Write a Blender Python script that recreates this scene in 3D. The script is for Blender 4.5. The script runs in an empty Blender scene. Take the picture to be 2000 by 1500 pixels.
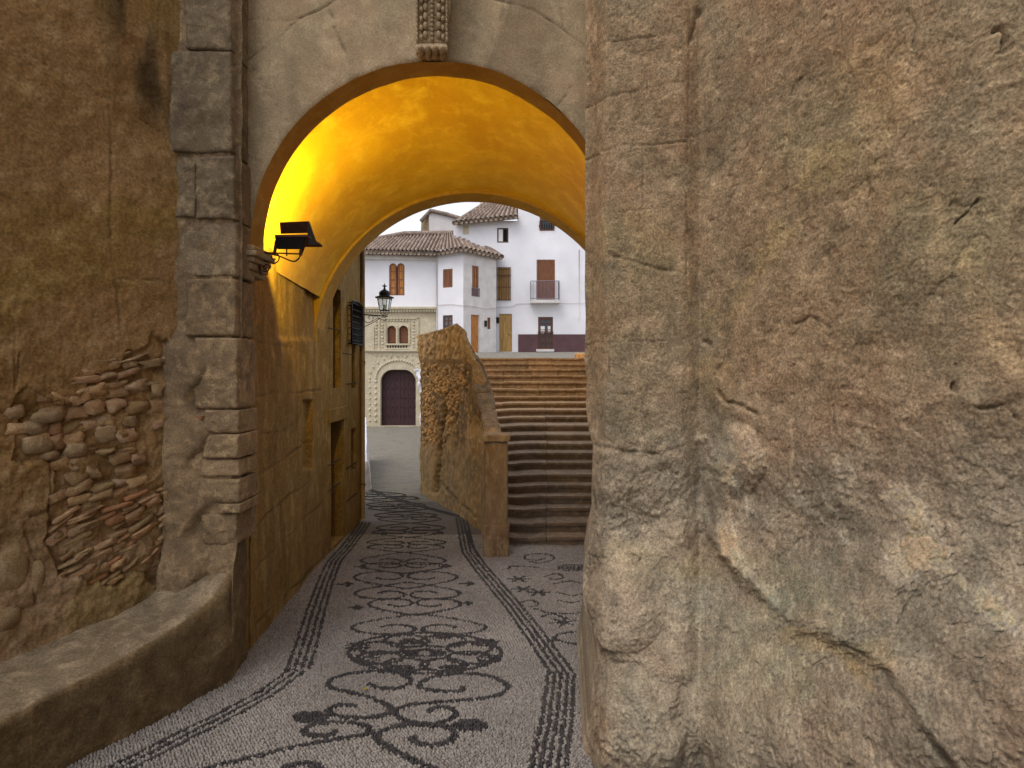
import bpy, math, random
import numpy as np
from mathutils import Vector, noise
random.seed(7); RNG = np.random.default_rng(7)
R = math.radians
SC = bpy.context.scene; COL = SC.collection
# ------------------------------------------------------------------ camera
EYE = 2.2; F = 1100.0; CX = 1000.0; HY = 725.0
cd = bpy.data.cameras.new("camera"); cam = bpy.data.objects.new("camera", cd); COL.objects.link(cam)
cam.location = (0, 0, EYE); cam.rotation_euler = (R(90), 0, 0)
cd.sensor_width = 36; cd.lens = 36 * F / 2000; cd.shift_y = -0.0125; cd.clip_end = 2000; cd.clip_start = 0.02
SC.camera = cam
# ------------------------------------------------------------------ sky, sun
SUN_EL, SUN_AZ = 58, 222        # azimuth from +Y clockwise
w = bpy.data.worlds.new("World"); SC.world = w; w.use_nodes = True
nt = w.node_tree; bg = nt.nodes["Background"]
sky = nt.nodes.new("ShaderNodeTexSky"); sky.sky_type = 'NISHITA'; sky.sun_disc = False
sky.sun_elevation = R(SUN_EL); sky.sun_rotation = R(SUN_AZ); sky.air_density = 1.0; sky.dust_density = 6.0; sky.ozone_density = 1.0
hs = nt.nodes.new("ShaderNodeHueSaturation"); hs.inputs["Saturation"].default_value = 0.45
nt.links.new(sky.outputs[0], hs.inputs["Color"])
# thin bright overcast: a pale cloud veil over the sky, thickest towards the horizon
tcw = nt.nodes.new("ShaderNodeTexCoord"); sxyz = nt.nodes.new("ShaderNodeSeparateXYZ"); nt.links.new(tcw.outputs["Generated"], sxyz.inputs[0])
mrw = nt.nodes.new("ShaderNodeMapRange"); mrw.inputs[1].default_value = 0.0; mrw.inputs[2].default_value = 0.9; mrw.inputs[3].default_value = 0.92; mrw.inputs[4].default_value = 0.45; nt.links.new(sxyz.outputs[2], mrw.inputs[0])
mxw = nt.nodes.new("ShaderNodeMix"); mxw.data_type = 'RGBA'; nt.links.new(mrw.outputs[0], mxw.inputs[0]); nt.links.new(hs.outputs[0], mxw.inputs[6]); mxw.inputs[7].default_value = (6.6, 6.8, 7.3, 1)
nt.links.new(mxw.outputs[2], bg.inputs[0]); bg.inputs[1].default_value = 0.13
sd = bpy.data.lights.new("sun", 'SUN'); sd.energy = 0.5; sd.angle = R(35); sd.color = (1, 0.96, 0.9)
so = bpy.data.objects.new("sun", sd); COL.objects.link(so)
az, el = R(SUN_AZ), R(SUN_EL)
sdir = Vector((math.sin(az) * math.cos(el), math.cos(az) * math.cos(el), math.sin(el)))
so.rotation_euler = sdir.to_track_quat('Z', 'Y').to_euler(); so.location = (0, 0, 20)
SC.view_settings.view_transform = 'Standard'; SC.view_settings.look = 'None'; SC.view_settings.gamma = 1
SC.view_settings.exposure = 0.46

# ------------------------------------------------------------------ helpers
def zg(Y):
    if Y < 7: return 0.05 * (7 - Y)
    if Y < 9: return 0.0
    return -0.02 * (Y - 9)
def P(px, py, Y): return Vector(((px - CX) / F * Y, Y, EYE - (py - HY) / F * Y))
def G(px, py):
    t = (py - HY) / F; Y = 5.0
    for _ in range(60): Y = 0.5 * Y + 0.5 * (EYE - zg(Y)) / t
    return ((px - CX) / F * Y, Y)
def fb(x, y, z, s, o=4, sx=0.0):
    return noise.fractal(Vector((x * s + sx, y * s + sx * .7, z * s - sx)), 1.0, 2.1, o)
def sstep(a, b, x):
    t = np.clip((x - a) / (b - a), 0, 1); return t * t * (3 - 2 * t)

def nobj(name, V, Fc, mat, parent=None, smooth=False, col=None):
    me = bpy.data.meshes.new(name)
    V = np.asarray(V, dtype=np.float64)
    me.from_pydata(V.tolist(), [], [list(map(int, f)) for f in Fc] if not isinstance(Fc, np.ndarray) else Fc.tolist())
    if smooth: me.polygons.foreach_set("use_smooth", [True] * len(me.polygons))
    if col is not None:
        a = me.color_attributes.new("tint", 'FLOAT_COLOR', 'POINT')
        c = np.ones((len(V), 4)); c[:, :3] = np.asarray(col); a.data.foreach_set("color", c.ravel())
    me.materials.append(mat); me.update()
    o = bpy.data.objects.new(name, me); COL.objects.link(o)
    if parent: o.parent = parent
    return o
def thing(name, label, cat, group=None, loc=(0, 0, 0)):
    o = bpy.data.objects.new(name, None); COL.objects.link(o); o.location = loc; o.empty_display_size = .2
    return tag(o, label, cat, group)
def tag(o, label, cat, group=None):
    o["label"] = label; o["category"] = cat
    if group: o["group"] = group
    return o
def struct(o): o["kind"] = "structure"; return o
def adopt(root):      # children are built in world space; keep them there under a placed empty
    for c in root.children: c.location = Vector(c.location) - Vector(root.location)
    return root

class MB:
    def __init__(s): s.v = []; s.f = []; s.c = []; s.cur = (1, 1, 1)
    def add(s, vs, fs):
        n = len(s.v); s.v += [tuple(v) for v in vs]; s.c += [s.cur] * len(vs); s.f += [tuple(i + n for i in f) for f in fs]
    def hexa(s, c):   # 8 corners: bottom 4 ccw, top 4
        s.add(c, [(0, 3, 2, 1), (4, 5, 6, 7), (0, 1, 5, 4), (1, 2, 6, 5), (2, 3, 7, 6), (3, 0, 4, 7)])
    def box(s, x0, x1, y0, y1, z0, z1, T=None):
        c = [(x0, y0, z0), (x1, y0, z0), (x1, y1, z0), (x0, y1, z0), (x0, y0, z1), (x1, y0, z1), (x1, y1, z1), (x0, y1, z1)]
        if T: c = [T(*p) for p in c]
        s.hexa(c)
    def tube(s, pts, r, n=7, closed=False):
        pts = [Vector(p) for p in pts]; m = len(pts); vs = []; fs = []
        for i, p in enumerate(pts):
            if closed: d = pts[(i + 1) % m] - pts[i - 1]
            else: d = pts[min(i + 1, m - 1)] - pts[max(i - 1, 0)]
            d.normalize(); a = Vector((0, 0, 1)) if abs(d.z) < .9 else Vector((1, 0, 0))
            u = d.cross(a).normalized(); q = d.cross(u); rr = r[i] if isinstance(r, (list, tuple)) else r
            for k in range(n):
                t = 2 * math.pi * k / n; vs.append(p + (u * math.cos(t) + q * math.sin(t)) * rr)
        for i in range(m if closed else m - 1):
            j = (i + 1) % m
            for k in range(n):
                l = (k + 1) % n; fs.append((i * n + k, i * n + l, j * n + l, j * n + k))
        if not closed: fs.append(tuple(range(n))); fs.append(tuple(reversed(range((m - 1) * n, m * n))))
        s.add(vs, fs)
    def lathe(s, c, prof, n=12, ph=0.0):
        vs = []; fs = []; m = len(prof)
        for r, z in prof:
            for k in range(n):
                t = 2 * math.pi * k / n + ph; vs.append((c[0] + r * math.cos(t), c[1] + r * math.sin(t), c[2] + z))
        for i in range(m - 1):
            for k in range(n):
                l = (k + 1) % n; fs.append((i * n + k, i * n + l, (i + 1) * n + l, (i + 1) * n + k))
        s.add(vs, fs)
    def build(s, name, mat, parent=None, smooth=False, bevel=0):
        o = nobj(name, s.v, s.f, mat, parent, smooth, s.c)
        if bevel:
            b = o.modifiers.new("bevel", 'BEVEL'); b.width = bevel; b.segments = 2; b.limit_method = 'ANGLE'
        return o

def brk(PX, PY, k=0):   # joints fade in and out along their length
    a = np.sin(PX * .043 + PY * .021 + k) + np.sin(PX * .017 - PY * .051 + 2.1 * k) + .7 * np.sin(PX * .11 + PY * .09 + 3 * k); return .35 + .65 * sstep(-1.2, 1.0, a)
def seg_dist(PX, PY, pts):
    d = np.full(PX.shape, 1e9)
    for (x0, y0), (x1, y1) in zip(pts[:-1], pts[1:]):
        dx, dy = x1 - x0, y1 - y0; L = dx * dx + dy * dy + 1e-9
        t = np.clip(((PX - x0) * dx + (PY - y0) * dy) / L, 0, 1)
        d = np.minimum(d, np.hypot(PX - x0 - t * dx, PY - y0 - t * dy))
    return d
def proj(B): return CX + F * B[..., 0] / B[..., 1], HY + F * (EYE - B[..., 2]) / B[..., 1]
def fbgrid(B, s, o=4, sx=0.0):
    fl = B.reshape(-1, 3); out = np.array([fb(x, y, z, s, o, sx) for x, y, z in fl.tolist()]); return out.reshape(B.shape[:-1])
def gridfaces(n, m, flip=False):
    i = np.arange(n - 1)[:, None] * m + np.arange(m - 1)[None, :]
    q = np.stack([i, i + 1, i + m + 1, i + m], -1).reshape(-1, 4)
    return q[:, ::-1].copy() if flip else q
def jag(PX, PY, amp, s=.05):      # wobble so traced joints are not ruler straight
    a = np.sin(PX * s * 1.3 + PY * s * .4) + np.sin(PX * s * .37 - PY * s * 1.9 + 2) + .6 * np.sin(PX * s * 3.1 + PY * s * 2.3)
    return a * amp
def relief(name, B, N, mat, parent, disp, col=None, flip=False):
    N = np.asarray(N, dtype=float); V = B + N * disp[..., None]
    n, m = disp.shape
    return nobj(name, V.reshape(-1, 3), gridfaces(n, m, flip), mat, parent, True, None if col is None else col.reshape(-1, 3))

# ------------------------------------------------------------------ materials
def newmat(name):
    m = bpy.data.materials.new(name); m.use_nodes = True; nt = m.node_tree
    return m, nt, nt.nodes["Principled BSDF"]
def lin(c): return tuple(((v / 255 + .055) / 1.055) ** 2.4 if v > 10 else v / 255 / 12.92 for v in c) + (1,)
def stone(name, c1, c2, c3, scale=1.0, bump=.5, fine=1.0, rough=.92, tint=False, dist=.02, pits=.4, grain=(1, 1, 1), contrast=.5):
    m, nt, b = newmat(name); N = nt.nodes; L = nt.links
    tc = N.new("ShaderNodeTexCoord"); mp = N.new("ShaderNodeMapping"); L.new(tc.outputs["Object"], mp.inputs[0])
    mp.inputs["Scale"].default_value = grain
    def nz(s, d=8, r=.6, dis=0):
        n = N.new("ShaderNodeTexNoise"); n.inputs["Scale"].default_value = s; n.inputs["Detail"].default_value = d
        n.inputs["Roughness"].default_value = r; n.inputs["Distortion"].default_value = dis; L.new(mp.outputs[0], n.inputs["Vector"]); return n
    big = nz(1.3 * scale, 6, .62, .6); med = nz(7 * scale, 8, .68, .3); fin = nz(70 * scale * fine, 6, .7)
    def ramp(src, a, bb):
        r = N.new("ShaderNodeMapRange"); r.inputs[1].default_value = a; r.inputs[2].default_value = bb; L.new(src, r.inputs[0]); return r.outputs[0]
    mx = N.new("ShaderNodeMix"); mx.data_type = 'RGBA'; L.new(ramp(big.outputs[0], .38, .62), mx.inputs[0])
    mx.inputs[6].default_value = lin(c1); mx.inputs[7].default_value = lin(c2)
    m2 = N.new("ShaderNodeMix"); m2.data_type = 'RGBA'; L.new(ramp(med.outputs[0], .48, .68), m2.inputs[0])
    L.new(mx.outputs[2], m2.inputs[6]); m2.inputs[7].default_value = lin(c3)
    # speckle and pits
    m3 = N.new("ShaderNodeMix"); m3.data_type = 'RGBA'; m3.blend_type = 'MULTIPLY'; m3.inputs[0].default_value = 1
    L.new(m2.outputs[2], m3.inputs[6])
    sp = N.new("ShaderNodeMapRange"); sp.inputs[1].default_value = .3; sp.inputs[2].default_value = .7; sp.inputs[3].default_value = 1 - contrast; sp.inputs[4].default_value = 1 + contrast * .7
    L.new(fin.outputs[0], sp.inputs[0]); L.new(sp.outputs[0], m3.inputs[7]); out = m3.outputs[2]
    vo = N.new("ShaderNodeTexVoronoi"); vo.inputs["Scale"].default_value = 26 * scale; vo.inputs["Randomness"].default_value = 1
    wv = N.new("ShaderNodeVectorMath"); wv.operation = 'ADD'; L.new(mp.outputs[0], wv.inputs[0])
    sc = N.new("ShaderNodeVectorMath"); sc.operation = 'SCALE'; sc.inputs[3].default_value = .25 / scale; L.new(med.outputs[1], sc.inputs[0]); L.new(sc.outputs[0], wv.inputs[1]); L.new(wv.outputs[0], vo.inputs["Vector"])
    pit = N.new("ShaderNodeMapRange"); pit.inputs[1].default_value = 0; pit.inputs[2].default_value = .16; pit.inputs[3].default_value = 1 - pits; pit.inputs[4].default_value = 1; L.new(vo.outputs["Distance"], pit.inputs[0])
    m4 = N.new("ShaderNodeMix"); m4.data_type = 'RGBA'; m4.blend_type = 'MULTIPLY'; m4.inputs[0].default_value = 1; L.new(out, m4.inputs[6]); L.new(pit.outputs[0], m4.inputs[7]); out = m4.outputs[2]
    if tint:
        at = N.new("ShaderNodeAttribute"); at.attribute_name = "tint"
        m5 = N.new("ShaderNodeMix"); m5.data_type = 'RGBA'; m5.blend_type = 'MULTIPLY'; m5.inputs[0].default_value = 1; L.new(out, m5.inputs[6]); L.new(at.outputs[0], m5.inputs[7]); out = m5.outputs[2]
    L.new(out, b.inputs["Base Color"]); b.inputs["Roughness"].default_value = rough; b.inputs["Specular IOR Level"].default_value = .25
    ad = N.new("ShaderNodeMath"); ad.operation = 'MULTIPLY_ADD'; L.new(fin.outputs[0], ad.inputs[0]); ad.inputs[1].default_value = .35; L.new(med.outputs[0], ad.inputs[2])
    a2 = N.new("ShaderNodeMath"); a2.operation = 'MULTIPLY_ADD'; L.new(pit.outputs[0], a2.inputs[0]); a2.inputs[1].default_value = .35; L.new(ad.outputs[0], a2.inputs[2])
    bp = N.new("ShaderNodeBump"); bp.inputs["Strength"].default_value = bump; bp.inputs["Distance"].default_value = dist; L.new(a2.outputs[0], bp.inputs["Height"]); L.new(bp.outputs[0], b.inputs["Normal"])
    return m
def plain(name, c, rough=.6, metal=0, var=.12, s=8, bump=0.0):
    m, nt, b = newmat(name); N = nt.nodes; L = nt.links
    n = N.new("ShaderNodeTexNoise"); n.inputs["Scale"].default_value = s; n.inputs["Detail"].default_value = 6
    tc = N.new("ShaderNodeTexCoord"); L.new(tc.outputs["Object"], n.inputs["Vector"])
    r = N.new("ShaderNodeMapRange"); r.inputs[1].default_value = .3; r.inputs[2].default_value = .7; r.inputs[3].default_value = 1 - var; r.inputs[4].default_value = 1 + var; L.new(n.outputs[0], r.inputs[0])
    mx = N.new("ShaderNodeMix"); mx.data_type = 'RGBA'; mx.blend_type = 'MULTIPLY'; mx.inputs[0].default_value = 1; mx.inputs[6].default_value = lin(c); L.new(r.outputs[0], mx.inputs[7])
    L.new(mx.outputs[2], b.inputs["Base Color"]); b.inputs["Roughness"].default_value = rough; b.inputs["Metallic"].default_value = metal
    if bump:
        bp = N.new("ShaderNodeBump"); bp.inputs["Strength"].default_value = bump; bp.inputs["Distance"].default_value = .01; L.new(n.outputs[0], bp.inputs["Height"]); L.new(bp.outputs[0], b.inputs["Normal"])
    return m
def wood(name, c, vert=True):
    m, nt, b = newmat(name); N = nt.nodes; L = nt.links
    tc = N.new("ShaderNodeTexCoord"); mp = N.new("ShaderNodeMapping"); mp.inputs["Scale"].default_value = (14, 14, 1.5) if vert else (1.5, 1.5, 22)
    L.new(tc.outputs["Object"], mp.inputs[0]); n = N.new("ShaderNodeTexNoise"); n.inputs["Scale"].default_value = 2; n.inputs["Detail"].default_value = 6; L.new(mp.outputs[0], n.inputs["Vector"])
    r = N.new("ShaderNodeMapRange"); r.inputs[1].default_value = .3; r.inputs[2].default_value = .7; r.inputs[3].default_value = .6; r.inputs[4].default_value = 1.3; L.new(n.outputs[0], r.inputs[0])
    mx = N.new("ShaderNodeMix"); mx.data_type = 'RGBA'; mx.blend_type = 'MULTIPLY'; mx.inputs[0].default_value = 1; mx.inputs[6].default_value = lin(c); L.new(r.outputs[0], mx.inputs[7])
    L.new(mx.outputs[2], b.inputs["Base Color"]); b.inputs["Roughness"].default_value = .65
    return m
M = {}
M['rock'] = stone("rock", (164, 138, 111), (149, 135, 112), (181, 159, 131), 1.0, .6, 1.3, tint=True, dist=.03, pits=.5, contrast=.6)
M['pier'] = stone("pier_stone", (167, 138, 106), (150, 132, 104), (184, 157, 124), 1.2, .5, 1.3, tint=True, dist=.02, pits=.4, contrast=.6)
M['plaster'] = stone("old_plaster", (160, 126, 84), (142, 111, 69), (175, 146, 104), .9, .6, 1, tint=True, dist=.015, pits=.15, contrast=.5)
M['rubble'] = stone("rubble", (175, 144, 107), (156, 127, 96), (190, 167, 134), 2.2, .9, 1, tint=True, dist=.015, pits=.3, contrast=.5)
M['quoin'] = stone("quoin_stone", (147, 127, 102), (118, 102, 82), (174, 151, 119), 1.6, .8, 1, tint=True, dist=.02, pits=.3, contrast=.5)
M['arch'] = stone("arch_stone", (174, 150, 119), (151, 137, 110), (189, 168, 136), 1.0, .35, 1, tint=True, dist=.012, pits=.2, contrast=.35)
M['bench'] = stone("bench_stone", (124, 112, 94), (108, 94, 74), (150, 136, 114), 1.2, .8, 1, tint=True, dist=.02, pits=.25, contrast=.5)
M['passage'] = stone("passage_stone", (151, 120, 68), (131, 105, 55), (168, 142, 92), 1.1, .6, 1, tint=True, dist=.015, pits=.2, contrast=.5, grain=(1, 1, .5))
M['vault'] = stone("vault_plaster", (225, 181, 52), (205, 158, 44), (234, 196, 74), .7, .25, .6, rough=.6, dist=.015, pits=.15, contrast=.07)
M['ring'] = stone("ring_stone", (182, 147, 78), (165, 129, 64), (190, 160, 94), 1.0, .4, 1, dist=.01, pits=.15, contrast=.2)
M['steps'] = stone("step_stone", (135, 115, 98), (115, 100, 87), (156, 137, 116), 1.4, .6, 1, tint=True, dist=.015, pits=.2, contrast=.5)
M['post'] = stone("post_stone", (152, 125, 93), (126, 97, 69), (168, 146, 114), 1.8, .6, 1, tint=True, dist=.012, pits=.3, contrast=.3, grain=(1, 1, .4))
M['para'] = stone("parapet_stone", (199, 156, 98), (166, 135, 94), (224, 181, 123), 1.6, .9, 1, tint=True, dist=.03, pits=.4, contrast=.35)
M['pebble'] = stone("mosaic_bed", (109, 101, 95), (100, 91, 85), (118, 110, 104), 2.0, .8, 1.2, tint=False, dist=.012, pits=.4, contrast=.35)
M['lane'] = stone("lane_paving", (143, 137, 124), (128, 125, 117), (162, 153, 139), 2.2, .9, .6, dist=.03, pits=.55, contrast=.75, grain=(.6, 2.0, 1))
M['carved'] = stone("carved_stone", (206, 194, 168), (194, 182, 156), (216, 204, 182), .6, .4, .4, dist=.02, pits=.25, contrast=.2)
M['white'] = plain("whitewash", (232, 231, 237), .9, 0, .08, .9, .4)
M['white2'] = plain("weathered_whitewash", (214, 208, 206), .9, 0, .12, 2.5, .4)
M['dado'] = plain("maroon_dado", (88, 58, 62), .7, 0, .2, 2)
M['tile'] = stone("roof_tile", (149, 131, 120), (122, 107, 97), (174, 156, 141), .9, .5, .4, tint=True, dist=.02, pits=.2, contrast=.4)
M['brown'] = wood("brown_shutter", (138, 88, 58)); M['dkbrown'] = wood("dark_brown_wood", (96, 62, 48))
M['orange'] = wood("orange_wood", (186, 122, 56)); M['ochre'] = wood("ochre_wood", (176, 138, 78)); M['oxblood'] = wood("oxblood_door", (62, 34, 38), False)
M['dark'] = plain("dark_interior", (40, 36, 32), .9); M['void'] = plain("black_opening", (14, 11, 9), .95)
M['iron'] = plain("black_iron", (22, 20, 20), .45, .6, .3, 20); M['rust'] = plain("rusty_iron", (78, 42, 24), .75, .3, .35, 30, .3)
M['pipe'] = plain("drainpipe_paint", (140, 116, 84), .55, .2, .15, 6); M['brass'] = plain("aged_brass", (170, 130, 70), .45, .7, .2, 14)
M['paper'] = plain("paper", (228, 228, 228), .8, 0, .02); M['greywin'] = plain("grey_glass", (92, 98, 104), .15, 0, .15, 3)
M['rail'] = plain("railing_paint", (120, 118, 130), .5, .3, .1)
m, nt, b = newmat("lantern_glass"); b.inputs["Base Color"].default_value = (.85, .9, .88, 1); b.inputs["Roughness"].default_value = .12; b.inputs["Transmission Weight"].default_value = .75; b.inputs["IOR"].default_value = 1.1; M['lglass'] = m
def pebmat(name, c1, c2):
    m, nt, b = newmat(name); N = nt.nodes; L = nt.links
    at = N.new("ShaderNodeAttribute"); at.attribute_name = "tint"; mx = N.new("ShaderNodeMix"); mx.data_type = 'RGBA'; L.new(at.outputs["Fac"], mx.inputs[0]); mx.inputs[6].default_value = lin(c1); mx.inputs[7].default_value = lin(c2)
    n = N.new("ShaderNodeTexNoise"); n.inputs["Scale"].default_value = 1.1; n.inputs["Detail"].default_value = 5; tc = N.new("ShaderNodeTexCoord"); L.new(tc.outputs["Object"], n.inputs["Vector"])
    r = N.new("ShaderNodeMapRange"); r.inputs[1].default_value = .3; r.inputs[2].default_value = .7; r.inputs[3].default_value = .75; r.inputs[4].default_value = 1.2; L.new(n.outputs[0], r.inputs[0])
    m2 = N.new("ShaderNodeMix"); m2.data_type = 'RGBA'; m2.blend_type = 'MULTIPLY'; m2.inputs[0].default_value = 1; L.new(mx.outputs[2], m2.inputs[6]); L.new(r.outputs[0], m2.inputs[7]); L.new(m2.outputs[2], b.inputs["Base Color"]); b.inputs["Roughness"].default_value = .55
    return m
M['pebl'] = pebmat("light_pebbles", (130, 123, 117), (160, 154, 148)); M['pebd'] = pebmat("dark_pebbles", (34, 33, 35), (70, 66, 66))

# ------------------------------------------------------------------ ground
def sheet(name, xs, ys, zf, mat, nzamp=.0, s=2):
    X, Y = np.meshgrid(xs, ys); Z = np.vectorize(zf)(X, Y).astype(float)
    if nzamp:
        Z = Z + nzamp * np.array([fb(x, y, 0, s) for x, y in zip(X.ravel(), Y.ravel())]).reshape(X.shape)
    return struct(nobj(name, np.stack([X, Y, Z], -1).reshape(-1, 3), gridfaces(len(ys), len(xs)), mat, None, True))
sheet("ground", np.linspace(-400, 400, 9), np.linspace(-300, 500, 9), lambda x, y: -1.6, M['lane'])
def edge_keep(x, y): return True
sheet("mosaic_pavement", np.linspace(-5, 2.6, 110), np.linspace(-4, 9.6, 150), lambda x, y: zg(y) - .012, M['pebble'], .006, 1.5)
sheet("lane", np.linspace(-9, 1.5, 120), np.concatenate([np.linspace(9.6, 16, 90), np.linspace(16.2, 30, 60)]), lambda x, y: zg(y) - .012 + .02 * noise.noise(Vector((x * 1.2, y * 2.6, 7))), M['lane'], .03, 2.4)

# pebbles: numpy-built rounded stones, laid by hand in the photograph's paving
TPL = []
for (r, z) in ((1, 0), (.86, .55), (.45, .9)):
    for k in range(6): TPL.append((r * math.cos(k * math.pi / 3), r * math.sin(k * math.pi / 3), z))
TPL.append((0, 0, 1)); TPL = np.array(TPL)
TF = []
for j in range(2):
    for k in range(6):
        l = (k + 1) % 6; a, b_, c, d = j * 6 + k, j * 6 + l, (j + 1) * 6 + l, (j + 1) * 6 + k; TF += [(a, b_, c), (a, c, d)]
for k in range(6): TF.append((12 + k, 12 + (k + 1) % 6, 18))
TF = np.array(TF)
def pebbles(name, pts, ang, la, lb, h, mat, kind="structure", lift=0.0):
    n = len(pts); pts = np.asarray(pts)
    ca, sa = np.cos(ang), np.sin(ang)
    x = TPL[None, :, 0] * la[:, None]; y = TPL[None, :, 1] * lb[:, None]
    V = np.empty((n, len(TPL), 3)); V[..., 0] = pts[:, 0, None] + x * ca[:, None] - y * sa[:, None]; V[..., 1] = pts[:, 1, None] + x * sa[:, None] + y * ca[:, None]
    zz = np.array([zg(y) for y in pts[:, 1]]) - .012 + lift
    V[..., 2] = zz[:, None] + TPL[None, :, 2] * h[:, None]
    T = (TF[None] + (np.arange(n) * len(TPL))[:, None, None]).reshape(-1, 3)
    me = bpy.data.meshes.new(name); me.vertices.add(n * len(TPL)); me.vertices.foreach_set("co", V.ravel())
    me.loops.add(T.size); me.loops.foreach_set("vertex_index", T.ravel().astype(np.int32))
    me.polygons.add(len(T)); me.polygons.foreach_set("loop_start", np.arange(0, T.size, 3, dtype=np.int32)); me.polygons.foreach_set("loop_total", np.full(len(T), 3, dtype=np.int32))
    me.polygons.foreach_set("use_smooth", np.ones(len(T), dtype=bool))
    a = me.color_attributes.new("tint", 'FLOAT_COLOR', 'POINT'); c = np.repeat(RNG.random(n), len(TPL)); cc = np.ones((len(c), 4)); cc[:, :3] = c[:, None]; a.data.foreach_set("color", cc.ravel())
    me.materials.append(mat); me.update(calc_edges=True); me.validate()
    o = bpy.data.objects.new(name, me); COL.objects.link(o); o["kind"] = kind; return o
# dark pattern strokes: pixel traces of the drawing on the paving, brought onto the ground; (points, half width m)
def c6(p): return G(440 + p[0] / 2.5, 900 + p[1] / 2.5)
def smooth(pts, n=10, closed=False):
    out = []; m = len(pts)
    for i in range(m if closed else m - 1):
        p = [pts[(i + k) % m] if closed else pts[min(max(i + k, 0), m - 1)] for k in (-1, 0, 1, 2)]
        for q in range(n):
            t = q / n
            out.append(tuple(.5 * ((2 * p[1][a]) + (-p[0][a] + p[2][a]) * t + (2 * p[0][a] - 5 * p[1][a] + 4 * p[2][a] - p[3][a]) * t * t + (-p[0][a] + 3 * p[1][a] - 3 * p[2][a] + p[3][a]) * t ** 3) for a in (0, 1)))
    if not closed: out.append(pts[-1])
    return out
STR = []
def S(pts, hw=.026, closed=False): STR.append((smooth([c6(p) for p in pts], 10, closed), hw * .42))
S([(700,1085),(760,1105),(850,1105),(905,1078),(880,1045),(780,1025),(650,1030),(540,1055),(500,1085),(540,1112),(640,1132),(740,1165),(810,1200),(840,1240),(900,1270),(1000,1280),(1090,1262),(1125,1235),(1100,1205),(1040,1200),(990,1220)], .032)
S([(1160,1100),(1150,1118),(1080,1122),(980,1110),(945,1095),(980,1065),(1060,1045),(1180,1035),(1300,1050),(1370,1085),(1375,1115),(1320,1145),(1180,1165),(1050,1175),(920,1185),(850,1205),(780,1235),(680,1250),(560,1245),(500,1225),(520,1200),(580,1185),(650,1195)], .030)
S([(540,1320),(500,1336),(420,1335),(385,1312),(420,1285),(520,1270),(640,1278),(700,1300),(685,1330),(560,1352),(400,1380),(200,1425),(0,1475),(-200,1530)], .032)
S([(910,1345),(950,1378),(1030,1382),(1100,1360),(1122,1330),(1090,1300),(980,1285),(850,1290),(770,1315),(735,1348),(790,1390),(880,1435),(960,1475),(1060,1520)], .036)
S([(700,1300),(735,1348)], .03)
S([(240,1560),(280,1500),(340,1478),(430,1475),(490,1510)], .034)
# rosette
for k in range(8):
    t = k * math.pi / 4 + .39
    cx_, cy_ = 975 + 235 * math.cos(t), 935 - 62 * math.sin(t)
    S([(cx_ + 108 * math.cos(a), cy_ - 30 * math.sin(a)) for a in np.linspace(0, 2 * math.pi, 9)[:-1]], .024, True)
S([(975 + 372 * math.cos(a), 935 - 98 * math.sin(a)) for a in np.linspace(0, 2 * math.pi, 25)[:-1]], .024, True)
S([(975 + 60 * math.cos(a), 935 - 16 * math.sin(a)) for a in np.linspace(0, 2 * math.pi, 9)[:-1]], .02, True)
# repeated scroll unit, mirrored left and right; (near y, far y, centre x, half width) in crop rows
for (y0, y1, cx_, hw, up) in ((845, 745, 945, 325, 1), (752, 672, 925, 225, 0), (672, 592, 890, 255, 1), (622, 540, 880, 250, 0), (548, 496, 868, 200, 0), (505, 446, 870, 205, 1), (446, 408, 880, 185, 0), (408, 372, 885, 190, 1), (372, 336, 890, 170, 0), (336, 302, 905, 165, 1), (302, 272, 900, 150, 0), (272, 245, 880, 150, 1), (245, 220, 850, 150, 0), (220, 196, 830, 140, 1), (196, 172, 800, 140, 0), (172, 150, 760, 120, 1)):
    for sg in (-1, 1):
        u = [(0.02, 1.0), (.25, .9), (.6, .72), (.92, .5), (1.0, .3), (.85, .1), (.5, .0), (.18, .06), (.05, .24), (.16, .42), (.4, .46), (.58, .34)]
        if not up: u = [(a, 1 - b_) for a, b_ in u]
        hwm = .026 if y0 > 500 else .022
        S([(cx_ + sg * hw * a, y0 + (y1 - y0) * b_) for a, b_ in u], hwm)
for (x, y, s) in ((590, 600, 1), (1185, 598, 1), (640, 714, .9), (1180, 694, .9), (665, 516, .8), (1075, 512, .8), (770, 352, .7), (1040, 352, .7)):
    for dx, dy in ((-40, 0), (0, -9), (0, 9)): S([(x + dx * s, y + dy * s), (x + 30 * s, y)], .03)
def blob(cx_, cy_, rx, ry, n=9):
    for k in range(n):
        v = -1 + 2 * (k + .5) / n; q = rx * math.sqrt(1 - v * v); S([(cx_ - q, cy_ + ry * v), (cx_ + q, cy_ + ry * v)], .02)
blob(425, 1246, 88, 26, 6); blob(1200, 1288, 90, 28, 6)
for (x, y, rx, ry) in ((650, 905, 60, 22), (690, 965, 70, 24), (1270, 885, 70, 18), (1290, 965, 60, 24), (905, 880, 50, 14), (1060, 855, 50, 12), (860, 1010, 70, 14), (1120, 1005, 70, 12), (905, 935, 40, 16), (1040, 935, 40, 14)): blob(x, y, rx, ry, 4)
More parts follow.
